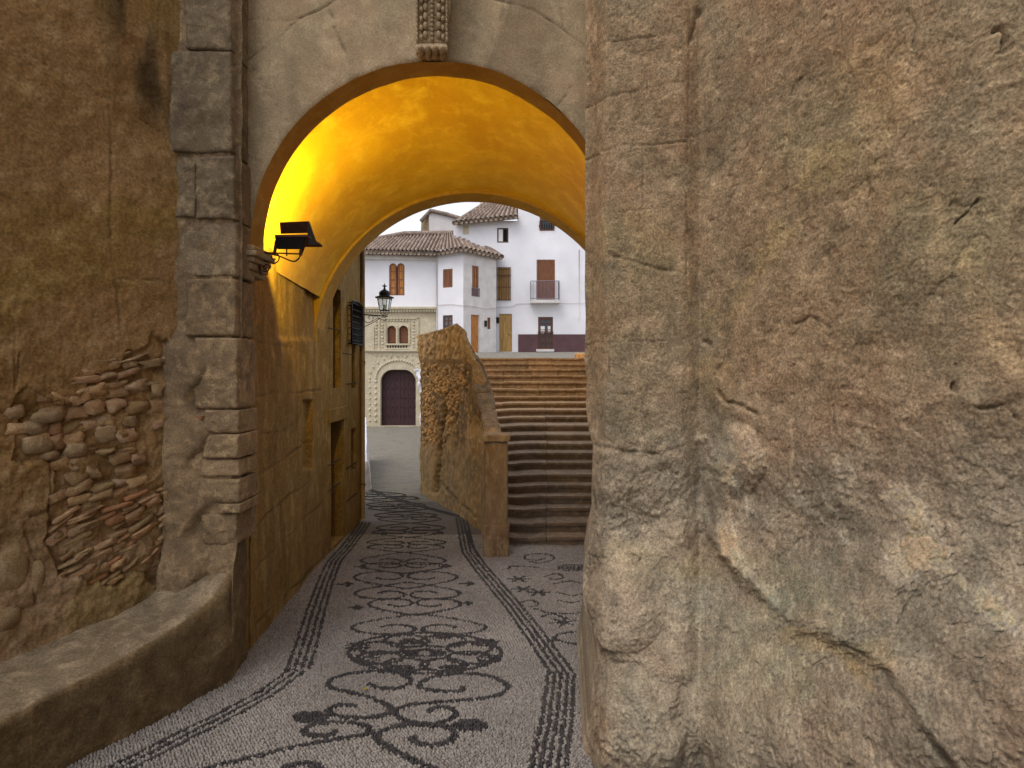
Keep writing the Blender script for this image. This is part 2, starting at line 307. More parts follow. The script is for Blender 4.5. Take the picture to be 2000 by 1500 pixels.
# right-hand patch in front of the steps
S([(1490,490),(1540,497),(1600,480),(1590,458),(1520,452),(1465,462),(1470,478),(1520,484),(1560,475)], .014)
S([(1380,525),(1400,512),(1470,515),(1540,520)], .014); S([(1560,565),(1620,548),(1650,565),(1620,578),(1580,572)], .014)
blob(1700, 520, 80, 17, 5)
for (x, y) in ((1435, 575), (1455, 625), (1530, 640)):
    for a in range(6): S([(x, y), (x + 62 * math.cos(a * 1.05), y - 17 * math.sin(a * 1.05))], .02)
S([(1600,600),(1680,585),(1760,600)], .014); S([(1620,640),(1700,655),(1780,640)], .014)
S([(1510,720),(1590,740),(1720,742),(1790,720)], .014); S([(1430,690),(1500,680),(1530,700),(1490,712)], .014)
S([(1600,870),(1640,840),(1740,835),(1800,860),(1770,885),(1690,890),(1630,875)], .016, True)
for a in range(6): S([(1650, 785), (1650 + 70 * math.cos(a * 1.05 + .3), 785 - 24 * math.sin(a * 1.05 + .3))], .014)
S([(1630,680),(1700,690),(1760,672)], .012); S([(1540,760),(1600,745),(1680,775)], .012)
# borders: four lines of stones each
def band(pts, half, lines=4, hw=.007):
    g = [G(*p) for p in pts]
    for k in range(lines):
        o = -half + 2 * half * k / (lines - 1); out = []
        for i, p in enumerate(g):
            a = Vector(g[max(i - 1, 0)]); b_ = Vector(g[min(i + 1, len(g) - 1)]); d = (b_ - a).normalized(); out.append((p[0] - d.y * o, p[1] + d.x * o))
        o2 = []
        for a, b_ in zip(out[:-1], out[1:]):
            L = math.hypot(b_[0] - a[0], b_[1] - a[1]); n = max(2, int(L / .03))
            o2 += [(a[0] + (b_[0] - a[0]) * q / n, a[1] + (b_[1] - a[1]) * q / n) for q in range(n)]
        STR.append((o2 + [out[-1]], hw))
band([(100, 1560), (250, 1490), (440, 1395), (520, 1352), (582, 1306)], .055, 3)
band([(582, 1306), (600, 1250), (618, 1188), (634, 1140), (652, 1096)], .075, 4)
band([(652, 1096), (690, 1052), (712, 1020)], .075, 4)
band([(1058, 1580), (1072, 1492), (1088, 1400), (1096, 1310)], .085, 5)
band([(1096, 1310), (1050, 1245), (1000, 1180), (942, 1112), (916, 1078), (900, 1010)], .075, 4)
band([(898, 1008), (808, 984), (740, 962), (705, 950)], .03, 2)
band([(940, 1092), (920, 1060), (912, 1035)], .0, 2, .012)
CELL = .0155; dark = set(); DP = []; DA = []
for pts, hw in STR:
    for a, b_ in zip(pts[:-1], pts[1:]):
        L = math.hypot(b_[0] - a[0], b_[1] - a[1]); n = max(1, int(L / .012)); an = math.atan2(b_[1] - a[1], b_[0] - a[0])
        for q in range(n):
            t = q / n; x, y = a[0] + (b_[0] - a[0]) * t, a[1] + (b_[1] - a[1]) * t
            m_ = int(round(hw / .0075))
            for k in range(-m_, m_ + 1):
                o = hw * k / max(m_, 1) * .9 if m_ else 0
                xx = x - math.sin(an) * o + random.gauss(0, .003); yy = y + math.cos(an) * o + random.gauss(0, .003)
                key = (int(xx // CELL), int(yy // CELL))
                if key in dark: continue
                dark.add(key); DP.append((xx, yy)); DA.append(an + random.gauss(0, .5))
DP = np.array(DP); DA = np.array(DA); n = len(DP)
pebbles("dark_mosaic_pattern", DP, DA, RNG.uniform(.0085, .012, n), RNG.uniform(.0065, .009, n), RNG.uniform(.012, .017, n), M['pebd'])
LP = []; LS = []; y = 2.3; j = 0
while y < 7.6:
    k = max(1.0, y / 4.2); sx, sy = .0205 * k, .0128 * k; j += 1; x = -2.6 + (j % 2) * sx / 2
    while x < 1.9:
        xx = x + random.gauss(0, .0028); yy = y + random.gauss(0, .0024); x += sx
        if (int(xx // CELL), int(yy // CELL)) in dark: continue
        pxx = CX + F * xx / yy
        if pxx < 40 or pxx > 1190: continue
        LP.append((xx, yy)); LS.append(k)
    y += sy
LP = np.array(LP); LS = np.array(LS); n = len(LP)
pebbles("light_pebble_paving", LP, RNG.normal(0, .45, n), LS * RNG.uniform(.0085, .0115, n), LS * RNG.uniform(.0056, .0074, n), RNG.uniform(.011, .0165, n), M['pebl'])

# ------------------------------------------------------------------ archway
arch = thing("archway", "weathered stone archway with a yellow lit vault over the lane", "archway")
AC = (-.553, 3.098); AR = 1.309; AY = 4.0
# facade
th = np.linspace(0, math.pi, 260); ss = np.concatenate([np.linspace(0, 1.35, 140), np.linspace(1.45, 6, 10)])
TH, SS = np.meshgrid(th, ss); RR = AR + SS
X = AC[0] + RR * np.cos(TH); Z = AC[1] + RR * np.sin(TH)
X = np.clip(X, -1.99, 4.5); B = np.stack([X, np.full_like(X, AY), Z], -1)
PXg, PYg = proj(B)
d = .006 * fbgrid(B, 2.2, 5) + .0022 * fbgrid(B, 14, 3)
J = jag(PXg, PYg, 1.2)
tone = np.ones(B.shape)
for pts, wd, dp in (([(465, 37), (560, 40), (590, 35), (640, 8), (700, -30)], 2.2, .02), ([(487, 118), (530, 80), (590, 35)], 1.8, .012), ([(945, 150), (948, 120), (962, 80), (985, 10), (990, -40)], 2.0, .012),
                    ([(965, 0), (1040, 18), (1097, 55), (1150, 95)], 2.4, .022), ([(1097, -20), (1097, 52)], 2, .015), ([(480, 300), (515, 320)], 1.5, .01), ([(1128, 272), (1146, 255)], 2, .02), ([(700, 150), (655, 60), (640, 8)], 1.5, .008), ([(560, 235), (487, 118)], 1.3, .006), ([(1080, 215), (1143, 130)], 1.4, .008), ([(1180, 300), (1240, 240)], 1.4, .01)):
    dd = seg_dist(PXg + J, PYg + J, pts); g = np.exp(-(dd / (wd * .75)) ** 2) * brk(PXg, PYg, len(pts)); d -= dp * .6 * g; tone *= (1 - .5 * g)[..., None]
mk = sstep(945, 960, PXg + .35 * (PYg - 120)) * sstep(1100, 1040, PXg); tone *= (1 - .34 * mk)[..., None]; tone *= (1 + .14 * fbgrid(B, 1.7, 5, 3) + .16 * fbgrid(B * np.array([5, 1, 1.2]), 1.6, 4, 6))[..., None]
edge = np.exp(-SS / .012) * (.5 + .5 * fbgrid(B, 9, 3)); d -= .02 * edge
relief("facade", B, (0, -1, 0), M['arch'], arch, d, tone)
# front ring soffit + chamfer to vault
def arcstrip(name, rings, mat, par, n=90, t0=0, t1=math.pi, amp=.004):
    B = []
    for (cx_, cz_, r, y) in rings:
        B.append([(cx_ + r * math.cos(t), y, cz_ + r * math.sin(t)) for t in np.linspace(t0, t1, n)])
    B = np.array(B); dd = fbgrid(B, 3, 4) * amp
    B[..., 0] += dd * .8; B[..., 2] += dd
    return nobj(name, B.reshape(-1, 3), gridfaces(B.shape[0], n), mat, par, True)
ys_ = np.linspace(AY - .0, 4.215, 8)
arcstrip("ring_soffit", [(AC[0], AC[1], AR - .003, y) for y in ys_], M['ring'], arch, amp=.012)
arcstrip("ring_back", [(AC[0], AC[1], AR, 4.215), (AC[0], AC[1] - .0, AR + .10, 4.218)], M['ring'], arch, amp=0)
# vault: loft from front section to rear section
ZS = 3.03; nu = 110; nv = 60; V = np.zeros((nv, nu, 3))
fc, fr = (AC[0], ZS + .05), AR + .10; rc, rr_ = (-.45, 2.42), 1.80
ra = math.asin((ZS - rc[1]) / rr_)
for j in range(nv):
    q = j / (nv - 1); y = 4.21 + (6.32 - 4.21) * q
    k = q ** .8
    for i in range(nu):
        s_ = i / (nu - 1)
        t = math.pi * s_; fx, fz = fc[0] + fr * math.cos(t), fc[1] + fr * math.sin(t)
        t = ra + (math.pi - 2 * ra) * s_; rx, rz = rc[0] + rr_ * math.cos(t), rc[1] + rr_ * math.sin(t)
        V[j, i] = (fx + (rx - fx) * k, y, fz + (rz - fz) * k)
V[..., 2] += .014 * fbgrid(V, 1.6, 5) + .004 * fbgrid(V, 9, 3, 3); V[..., 0] += .008 * fbgrid(V, 1.3, 3, 5)
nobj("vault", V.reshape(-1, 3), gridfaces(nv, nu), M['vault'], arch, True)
# rear arch: face ring, soffit, outer face
BR = 1.77; BA = (-.45, 2.42)
arcstrip("rear_arch_soffit", [(BA[0], BA[1], BR, y) for y in np.linspace(6.30, 6.62, 8)], M['ring'], arch, amp=.008, t0=-.02, t1=math.pi + .02)
arcstrip("rear_arch_face", [(BA[0], BA[1], BR, 6.30), (BA[0], BA[1], BR + .6, 6.303)], M['ring'], arch, amp=0, t0=-.02, t1=math.pi + .02)
t_ = np.linspace(0, math.pi, 60); Bv = []
for s_ in (0, .2, 1.0, 4.0): Bv.append([(BA[0] + (BR + s_) * math.cos(a), 6.62, BA[1] + (BR + s_) * math.sin(a)) for a in t_])
nobj("rear_facade", np.array(Bv).reshape(-1, 3), gridfaces(4, 60, True), M['arch'], arch, False)
mb = MB(); mb.box(-5.5, 4.4, 4.06, 6.58, 4.95, 7.0); mb.build("upper_storey", M['arch'], arch)
# jambs
mb = MB(); mb.box(1.45, 4.4, 4.05, 6.6, -.2, 5.0); mb.box(1.3, 1.45, 6.3, 6.6, -.2, 2.5); mb.build("right_jamb", M['passage'], arch)
# left passage wall relief
zs = np.linspace(-.1, 3.22, 260); us = np.concatenate([np.linspace(463, 643, 130)])
US, ZZ = np.meshgrid(us, zs)
T_ = (US - CX) / F
Yp = np.where(US < 488, 3.99 + (US - 463) / 25 * .2, -1.5 / (T_ + .106)); Yp = np.minimum(Yp, 6.85)
B = np.stack([T_ * Yp, Yp, ZZ], -1); PXg, PYg = proj(B)
d = .010 * fbgrid(B, 2.5, 5) + .004 * fbgrid(B, 12, 3); J = jag(PXg, PYg, 1.5, .07); tone = np.ones(B.shape)
for pts, wd, dp in (([(474, 776), (560, 768), (640, 760), (665, 758)], 2, .02), ([(480, 856), (540, 842), (580, 828)], 2, .016), ([(460, 960), (485, 940), (530, 912), (583, 878), (610, 862)], 2, .018),
                    ([(500, 1026), (540, 990), (590, 950), (642, 908)], 2, .022), ([(482, 1130), (530, 1080), (580, 1030), (642, 968)], 2, .018), ([(500, 1215), (560, 1165), (610, 1110), (643, 1070)], 2.4, .018),
                    ([(622, 690), (650, 705)], 3, .02), ([(627, 920), (627, 990)], 1.5, .014), ([(608, 990), (608, 1040)], 1.5, .014), ([(548, 985), (548, 1060)], 1.6, .014), ([(525, 845), (525, 915)], 1.5, .01),
                    ([(470, 668), (540, 672), (600, 690)], 2, .01)):
    dd = seg_dist(PXg + J * .3, PYg + J, pts); g = np.exp(-(dd / (wd * .8)) ** 2) * brk(PXg, PYg, wd); d -= dp * .5 * g; tone *= (1 - .4 * g)[..., None]
nich = (sstep(590, 593, PXg) * sstep(611, 609, PXg) * sstep(780, 785, PYg) * sstep(918, 912, PYg)); d -= .07 * nich
d -= .022 * sstep(538, 546, PXg) * sstep(668, 655, PYg + .0 * PXg) + .03 * sstep(598, 603, PXg) * sstep(760, 600, PYg)
strk = fbgrid(B * np.array([6, 6, .7]), 1, 4); tone *= (1 + .22 * strk)[..., None]
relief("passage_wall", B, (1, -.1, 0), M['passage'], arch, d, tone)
mb = MB(); mb.box(-5.5, -2.3, 4.1, 6.6, -.2, 5.0); mb.build("wall_core", M['passage'], arch)
mb = MB(); mb.hexa([(-2.33, 6.30, -.1), (-2.185, 6.30, -.1), (-2.185, 6.62, -.1), (-2.33, 6.62, -.1), (-2.33, 6.30, 2.7), (-2.185, 6.30, 2.7), (-2.185, 6.62, 2.7), (-2.33, 6.62, 2.7)]); mb.build("rear_jamb", M['passage'], arch, bevel=.02)
# carved keystone bracket
ks = MB()
def kp(px, py, y): return P(px, py, y)
levels = [(-130, 30, .55), (-60, 34, .42), (0, 33.5, .30), (30, 32, .26), (60, 30, .22), (84, 29, .20), (92, 32, .24), (104, 31, .22), (110, 28, .15), (116, 26, .05)]
for (y0, h0, d0), (y1, h1, d1) in zip(levels[:-1], levels[1:]):
    c0 = 843 + (y0 < 60) * 4; c1 = 843 + (y1 < 60) * 4
    ks.hexa([kp(c0 - h0, y0, 3.99 - .0), kp(c0 + h0, y0, 3.99), kp(c0 + h0, y0, 3.99 - d0 * .6), kp(c0 - h0, y0, 3.99 - d0 * .6),
             kp(c1 - h1, y1, 3.99), kp(c1 + h1, y1, 3.99), kp(c1 + h1, y1, 3.99 - d1 * .6), kp(c1 - h1, y1, 3.99 - d1 * .6)])
kso = ks.build("keystone", M['arch'], arch, bevel=.008)
orn = MB()
def blobm(mbb, c, r, n=8, m_=5):
    prof = [(math.sin(math.pi * k / m_), -math.cos(math.pi * k / m_)) for k in range(m_ + 1)]
    vs = []; fs = []
    for a, z in prof:
        for k in range(n): vs.append((c[0] + r[0] * a * math.cos(2 * math.pi * k / n), c[1] + r[1] * a * math.sin(2 * math.pi * k / n), c[2] + r[2] * z))
    for i in range(m_):
        for k in range(n): l = (k + 1) % n; fs.append((i * n + k, i * n + l, (i + 1) * n + l, (i + 1) * n + k))
    mbb.add(vs, fs)
for i, y in enumerate(range(-40, 84, 9)):
    yd = 3.99 - .6 * np.interp(y, [-130, -60, 0, 30, 60, 84], [.55, .42, .3, .26, .22, .2]) - .005
    blobm(orn, kp(844, y, yd), (.014, .018, .016))
    for sg in (-1, 1):
        if i % 2 == 0:
            blobm(orn, kp(844 + sg * 13, y, yd), (.018, .02, .028)); blobm(orn, kp(844 + sg * 21, y + 5, yd), (.014, .016, .022))
    for sg in (-1, 1): blobm(orn, kp(844 + sg * 29, y, yd), (.010, .02, .026))
for x in (822, 836, 850, 864): blobm(orn, kp(x, 98, 3.99 - .15), (.026, .05, .028)); blobm(orn, kp(x, 110, 3.99 - .10), (.024, .04, .022))
orn.build("carved_leaves", M['arch'], kso, True)
# impost console
im = MB()
for (z0, z1, out) in ((3.05, 3.09, .05), (3.01, 3.05, .075), (2.97, 3.01, .05), (2.92, 2.97, .03), (2.88, 2.92, .01)):
    im.box(-1.97, -1.862 + out, 3.99 - out * .8, 4.24 + out * .2, z0, z1)
im.build("impost", M['arch'], arch, bevel=.012)

# ------------------------------------------------------------------ floodlight on bracket
fl = thing("floodlight", "black box floodlight with open flap on a scrolled bracket", "floodlight", loc=P(520, 500, 4.2))
YF = 4.12
def fq(pts_f, pts_b): # quad prism from two pixel quads with depths
    return [P(*p) for p in pts_f] + [P(*p) for p in pts_b]
hb = MB()
hb.hexa([P(541, 487, YF), P(592, 487, YF), P(596, 484, YF + .16), P(548, 484, YF + .16), P(536, 460, YF - .03), P(598, 458, YF - .03), P(604, 459, YF + .2), P(546, 460, YF + .2)])
hb.build("housing", M['iron'], fl, bevel=.006)
fr_ = MB(); a_, b_ = P(536, 463, YF - .035), P(600, 458, YF - .035); fr_.box(a_.x, b_.x, YF - .035, 4.42, a_.z, b_.z)
fr_.build("rim", M['rust'], fl, bevel=.004)
fp = MB(); fp.hexa([P(548, 457, YF + .10), P(601, 455, YF + .08), P(601, 455, YF + .095), P(548, 457, YF + .115), P(546, 434, YF + .05), P(602, 432, YF + .03), P(602, 432, YF + .045), P(546, 434, YF + .065)])
fp.build("flap", M['rust'], fl)
fs_ = MB(); fs_.hexa([P(601, 477, YF + .02), P(618, 477, YF + .13), P(620, 477, YF + .13), P(602, 478, YF + .02), P(600, 432, YF + .01), P(603, 433, YF + .10), P(605, 433, YF + .10), P(602, 432, YF + .01)])
fs_.build("side_flap", M['iron'], fl)
yk = MB(); yk.tube([P(536, 496, YF + .02), P(540, 470, YF + .02)], .012, 6); yk.tube([P(586, 498, YF + .03), P(600, 462, YF + .0)], .014, 6); yk.build("yoke", M['rust'], fl)
br = MB()
br.tube([P(505, 492, 4.1), P(530, 494, YF + .03), P(585, 496, YF + .03)], .006, 6)
br.tube([P(x, y, YF + .03) for x, y in smooth([(520, 494), (545, 500), (570, 510), (580, 508), (586, 500), (586, 488)], 6)], .006, 6)
br.tube([P(x, y, 4.12) for x, y in smooth([(512, 512), (520, 510), (533, 515), (543, 510), (545, 500), (538, 495), (531, 498), (532, 505), (538, 506)], 6)], .005, 6)
br.tube([P(x, y, 4.1) for x, y in smooth([(512, 528), (520, 530), (526, 525), (526, 519), (520, 517), (515, 521), (517, 526), (521, 525)], 6)], .005, 6)
br.tube([P(505, 492, 4.1), P(507, 515, 4.08), P(509, 538, 4.06)], [.02, .014, .004], 6)
br.tube([P(560, 486, YF + .03), P(560, 500, YF + .03)], .005, 6)
br.build("bracket", M['rust'], fl, True)
adopt(fl)
ld = bpy.data.lights.new("floodlight_beam", 'SPOT'); ld.energy = 56; ld.color = (1, .69, .06); ld.spot_size = R(176); ld.spot_blend = .12; ld.shadow_soft_size = .02
lo = bpy.data.objects.new("floodlight_beam", ld); COL.objects.link(lo); lo.location = P(596, 452, 4.34)
lo.rotation_euler = Vector((-.08, -1, -.12)).to_track_quat('Z', 'Y').to_euler(); lo.parent = fl; lo.location -= fl.location

# ------------------------------------------------------------------ left lane wall
lw = thing("plaster_wall", "old brown plastered wall on the left with fallen render showing rubble", "wall")
px_ = np.concatenate([np.linspace(-2500, -60, 14), np.linspace(-50, 350, 200)]); zc = np.concatenate([np.linspace(-.1, .5, 6), np.linspace(.52, 4.35, 330), np.linspace(4.5, 7.2, 14)])
PXc, ZZ = np.meshgrid(px_, zc); T_ = (PXc - CX) / F; Yw = -4.69 / (T_ - .644); B = np.stack([T_ * Yw, Yw, ZZ], -1); PXg, PYg = proj(B)
NL = np.array((.84, -.54, 0)); nz1 = fbgrid(B, 1.4, 5); nz2 = fbgrid(B, 7, 4, 3); nz3 = fbgrid(B, 22, 2, 9)
J = 26 * nz2 + 30 * nz1
# region of lost render
def poly_mask(X, Y, poly, soft):
    ins = np.zeros(X.shape, bool); n = len(poly)
    for i in range(n):
        (x0, y0), (x1, y1) = poly[i], poly[(i + 1) % n]
        c = ((y0 > Y) != (y1 > Y)) & (X < (x1 - x0) * (Y - y0) / (y1 - y0 + 1e-9) + x0); ins ^= c
    d = seg_dist(X, Y, list(poly) + [poly[0]]); return np.where(ins, sstep(0, soft, d), 0)
RUB = [(8, 775), (60, 760), (110, 770), (160, 720), (235, 660), (345, 640), (345, 1120), (250, 1150), (190, 1160), (110, 1120), (80, 1050), (98, 1000), (98, 905), (20, 900)]
mr = poly_mask(PXg + J * .8, PYg + J, RUB, 5)
d = .02 * nz1 + .008 * nz2 + .003 * nz3 - .034 * mr + mr * .02 * nz2 * 1.6
fringe = sstep(560, 760, PYg + J * 3); d += fringe * .010 * nz2 * (1 - mr) + .004 * nz3 * fringe
tone = np.ones(B.shape)
tone *= (1 - .06 * mr)[..., None]
for pts, wd, dp in (([(-50, 45), (0, 72), (100, 128), (215, 192), (262, 220), (325, 262)], 2.0, .010), ([(212, 200), (216, 330), (218, 460), (228, 560), (232, 640)], 4, .008), ([(225, 545), (300, 548), (335, 550)], 2.5, .012), ([(40, 690), (28, 760), (32, 610)], 3, .01),
                    ([(-20, 1045), (50, 1010), (98, 1000), (100, 905)], 3, .02), ([(50, 1040), (75, 1110), (68, 1180), (30, 1190)], 4, .04)):
    dd = seg_dist(PXg + J * .2, PYg + J * .2, pts); g = np.exp(-(dd / (wd * .8)) ** 2) * brk(PXg, PYg, wd); d -= dp * .7 * g; tone *= (1 - .3 * g)[..., None]
# dark run-off stain at the top right and greyer foot
st = np.exp(-((PXg - 262 - (PYg - 60) * .30) / 52.0) ** 2) * sstep(300, 160, PYg) * sstep(-.35, .25, fbgrid(B * np.array([4, 4, .8]), 1.5, 4, 8)); tone *= (1 - .72 * st)[..., None]
gy = sstep(850, 1150, PYg + J); tone *= np.stack([1 - .08 * gy, 1 - .0 * gy, 1 + .30 * gy], -1)
ye = sstep(.0, .5, nz1 + .35 * np.exp(-((PXg - 60) / 120) ** 2 - ((PYg - 380) / 200) ** 2)); tone *= np.stack([1 - .12 * ye, 1 - .10 * ye, 1 - .3 * ye], -1)
relief("plaster", B, NL, M['plaster'], lw, d, tone)
mb = MB(); mb.box(-8.5, -8.3, -8, 0, -.2, 7.2); mb.build("wall_behind", M['plaster'], lw)
# stones and bricks in the rubble
ICO = bpy.data.meshes.new("tmp_ico"); import bmesh
bmi = bmesh.new(); bmesh.ops.create_icosphere(bmi, subdivisions=2, radius=1); IV = np.array([v.co[:] for v in bmi.verts]); IF = [tuple(v.index for v in f.verts) for f in bmi.faces]; bmi.free(); bpy.data.meshes.remove(ICO)
def rock_bit(mbb, c, ax, size, seed, pw=.45, rough=.16):
    v = np.sign(IV) * np.abs(IV) ** pw * .85; out = []
    for p in v:
        k = 1 + rough * noise.noise(Vector((p[0] * 1.7 + seed, p[1] * 1.7, p[2] * 1.7)))
        q = Vector(c) + ax[0] * (p[0] * size[0] * k) + ax[1] * (p[1] * size[1] * k) + ax[2] * (p[2] * size[2] * k); out.append(q)
    mbb.add(out, IF)
rb = MB(); UL = Vector((.54, .84, 0)).normalized(); NV = Vector(NL); ZV = Vector((0, 0, 1))
def inpoly(x, y, poly):
    ins = False; n = len(poly)
    for i in range(n):
        (x0, y0), (x1, y1) = poly[i], poly[(i + 1) % n]
        if (y0 > y) != (y1 > y) and x < (x1 - x0) * (y - y0) / (y1 - y0 + 1e-9) + x0: ins = not ins
    return ins
def leftpt(px, py):
    t = (px - CX) / F; Y = -4.69 / (t - .644); return P(px, py, Y)
y = 655.0
while y < 1150:
    rh = random.choice([12, 16, 22, 28, 32]) if 760 < y < 930 else random.choice([9, 11, 14, 18])
    x = 12.0 + random.uniform(0, 10)
    while x < 345:
        wd_ = random.uniform(26, 60) if rh < 15 else random.uniform(26, 46)
        tilt = -.12 + .10 * math.sin(x * .02 + y * .01) - .28 * sstep(900, 1050, y)
        xc = x + wd_ / 2; yc = y + (xc - 180) * tilt * .9 + random.uniform(-4, 4)
        if inpoly(xc, yc, RUB) and random.random() < (.93 if x < 260 else .6) and not (255 < xc < 330 and 830 < yc < 960 and random.random() < .8):
            brick = random.random() < (.16 if rh < 15 else 0.04)
            sc_ = 3.4 / F
            c = leftpt(xc, yc) - NV * random.uniform(.042, .068); ang = tilt * 1.0 + random.uniform(-.16, .16)
            U = (UL * math.cos(ang) - ZV * math.sin(ang)); W = (ZV * math.cos(ang) + UL * math.sin(ang))
            base = random.uniform(.85, 1.3)
            rb.cur = (base * 1.0, base * .76, base * .66) if brick else (base * random.uniform(.95, 1.1), base, base * random.uniform(.85, 1.05))
            rock_bit(rb, c, (U, NV, W), (wd_ * sc_ * .6, random.uniform(.035, .055), rh * sc_ * .56), random.uniform(0, 99), .32 if brick else .42, .2 if brick else .75)
        x += wd_ + random.uniform(0, 2)
    y += rh + random.uniform(0, 2)
for (x, y, w_, h_) in ((18, 1115, 38, 62), (10, 1210, 30, 30), (75, 1130, 14, 40), (150, 880, 26, 18), (75, 870, 30, 22), (95, 815, 30, 14), (100, 890, 20, 12)):
    rb.cur = (.85, .88, .85); rock_bit(rb, leftpt(x, y) - NV * .03, (UL, NV, ZV), (w_ * 3.1 / F, .05, h_ * 3.1 / F), random.uniform(0, 99), .6, .4)
rb.build("rubble_stones", M['rubble'], lw, True)
# quoin blocks: dressed stones up the arch's left flank
qn = thing("quoin_pilaster", "column of weathered grey squared blocks between plaster wall and arch", "pilaster")
def cblock(name, x0, x1, y0, y1, Yf, depth, mat, par, seed, tint=(1, 1, 1), amp=.008, rnd=.012):
    n, m_ = 26, max(14, int(26 * (y1 - y0) / (x1 - x0))); m_ = min(m_, 60)
    a = P(x0, y1, Yf); b_ = P(x1, y0, Yf); W = b_.x - a.x; H = b_.z - a.z
    u = np.linspace(0, 1, n); v = np.linspace(0, 1, m_); Ug, Vg = np.meshgrid(u, v)
    Bx = a.x + W * Ug; Bz = a.z + H * Vg
    eu = np.minimum(Ug, 1 - Ug) * W; ev = np.minimum(Vg, 1 - Vg) * H; e = np.minimum(eu, ev)
    B = np.stack([Bx, np.full_like(Bx, Yf), Bz], -1)
    dd = amp * fbgrid(B, 5, 5, seed) * 1.3 + .35 * amp * fbgrid(B, 25, 3, seed) - rnd * np.exp(-e / rnd) * (1 + .8 * fbgrid(B, 12, 3, seed))
    B[..., 1] -= dd
    wob = .006 * fbgrid(B, 6, 3, seed + 4); B[..., 0] += wob * (np.abs(Ug - .5) > .45); B[..., 2] += wob * (np.abs(Vg - .5) > .45)
    V = B.reshape(-1, 3).tolist(); Fc = gridfaces(m_, n).tolist()
    ring = [i for i in range(n)] + [r * n + n - 1 for r in range(1, m_)] + [(m_ - 1) * n + i for i in range(n - 2, -1, -1)] + [r * n for r in range(m_ - 2, 0, -1)]
    k0 = len(V); 
    for i in ring: V.append([V[i][0], Yf + depth, V[i][2]])
    L = len(ring)
    for i in range(L): Fc.append([ring[i], k0 + i, k0 + (i + 1) % L, ring[(i + 1) % L]])
    c = np.ones((len(V), 3)) * np.array(tint)
    return nobj(name, V, Fc, mat, par, True, c)
QY = 3.76
Q = [(356, 449, -330, -170), (340, 450, -168, -60), (362, 450, -58, 95), (331, 451, 98, 296), (343, 381, 306, 424), (382, 456, 304, 426), (350, 461, 432, 539), (362, 458, 544, 655), (378, 461, 660, 798), (398, 465, 802, 846), (396, 466, 849, 895), (392, 466, 898, 930), (396, 467, 936, 982), (394, 462, 1006, 1064), (368, 396, 812, 840), (425, 468, 986, 1003), (350, 378, 660, 720), (366, 395, 850, 930)]
for i, (x0, x1, y0, y1) in enumerate(Q):
    t = random.uniform(.85, 1.2); tn = (t * (1.02 if y0 > 500 else .95), t * .98, t * (.9 if y0 > 500 else .98))
    if y0 > 430: tn = tuple(v * 1.12 for v in tn)
    if (x0, y0) == (368, 812): tn = (1.0, .66, .55)
    cblock("block", x0, x1, y0, y1, QY + random.uniform(-.015, .012) + (.03 if x0 in (343, 350, 366) else 0), .28, M['quoin'], qn, i * 3.7, tn, .016, .010)
# mortar core behind the blocks, rough
us = np.linspace(328, 466, 70); zs = np.linspace(.3, 7, 420); UG, ZG = np.meshgrid(us, zs); T_ = (UG - CX) / F
Yb = 3.79 + .0 * UG; B = np.stack([T_ * Yb, Yb, ZG], -1); PXg, PYg = proj(B); dd = .018 * fbgrid(B, 5, 5, 2) + .008 * fbgrid(B, 20, 3)
dd += .055 * sstep(620, 700, PYg) * sstep(405, 380, PXg + 20 * np.sin(PYg * .05)) ; dd += .07 * sstep(1040, 1120, PYg)
dd -= .05 * sstep(452, 458, PXg) * sstep(1000, 900, PYg)
col = np.ones(B.shape) * np.array((1.05, 1.0, .92)); relief("mortar_bed", B, (0, -1, 0), M['quoin'], qn, dd, col)
mb = MB(); mb.cur = (.9, .8, .55); mb.box(-1.985, -1.95, 3.83, 4.02, .3, 7); mb.build("side_return", M['passage'], qn)

# ------------------------------------------------------------------ bench
bn = thing("stone_bench", "long low stone bench built against the left wall", "bench")
front = [(-3.6, -1.0, .6), (-2.9, .8, .6), (-2.55, 1.8, .6), (-2.34, 2.56, .6), (-2.25, 2.83, .605), (-2.15, 3.02, .62), (-1.99, 3.36, .68), (-1.905, 3.58, .745), (-1.875, 3.80, .90), (-1.90, 4.04, 1.12)]
rear = [(-6.0, -1.6, .62), (-4.3, .8, .62), (-3.55, 1.8, .62), (-3.05, 2.56, .62), (-2.88, 2.83, .62), (-2.76, 3.02, .63), (-2.54, 3.36, .68), (-2.38, 3.66, .72), (-2.18, 3.83, .98), (-2.05, 4.04, 1.2)]
def resamp(a, n): 
    a = np.array(a); L = np.concatenate([[0], np.cumsum(np.linalg.norm(np.diff(np.array(front)[:, :2], axis=0), axis=1))]); t = np.linspace(0, L[-1], n)
    t = np.concatenate([np.linspace(0, L[3], 12)[:-1], np.linspace(L[3], L[-1], n)])
    o = np.stack([np.interp(t, L, a[:, k]) for k in range(3)], -1)
    for k in range(3):
        ker = np.ones(15) / 15; pad = np.pad(o[:, k], 7, mode='edge'); s_ = np.convolve(pad, ker, 'valid'); o[25:, k] = s_[25:]
    return o
fr2 = resamp(front, 170); re2 = resamp(rear, 170); rows = []
for q in np.linspace(0, 1, 26): # front face from ground to the top
    p = fr2.copy(); p[:, 2] = -.05 + (fr2[:, 2] + .05) * q; rows.append(p)
rnd_ = .02
for q in np.linspace(0.04, 1, 26): rows.append(fr2 + (re2 - fr2) * q)
B = np.array(rows); NN = np.zeros(B.shape); nr = 26
tang = np.gradient(fr2, axis=0); tang[:, 2] = 0; tang /= np.linalg.norm(tang, axis=1)[:, None] + 1e-9; nrm = np.stack([tang[:, 1], -tang[:, 0], np.zeros(len(tang))], -1)
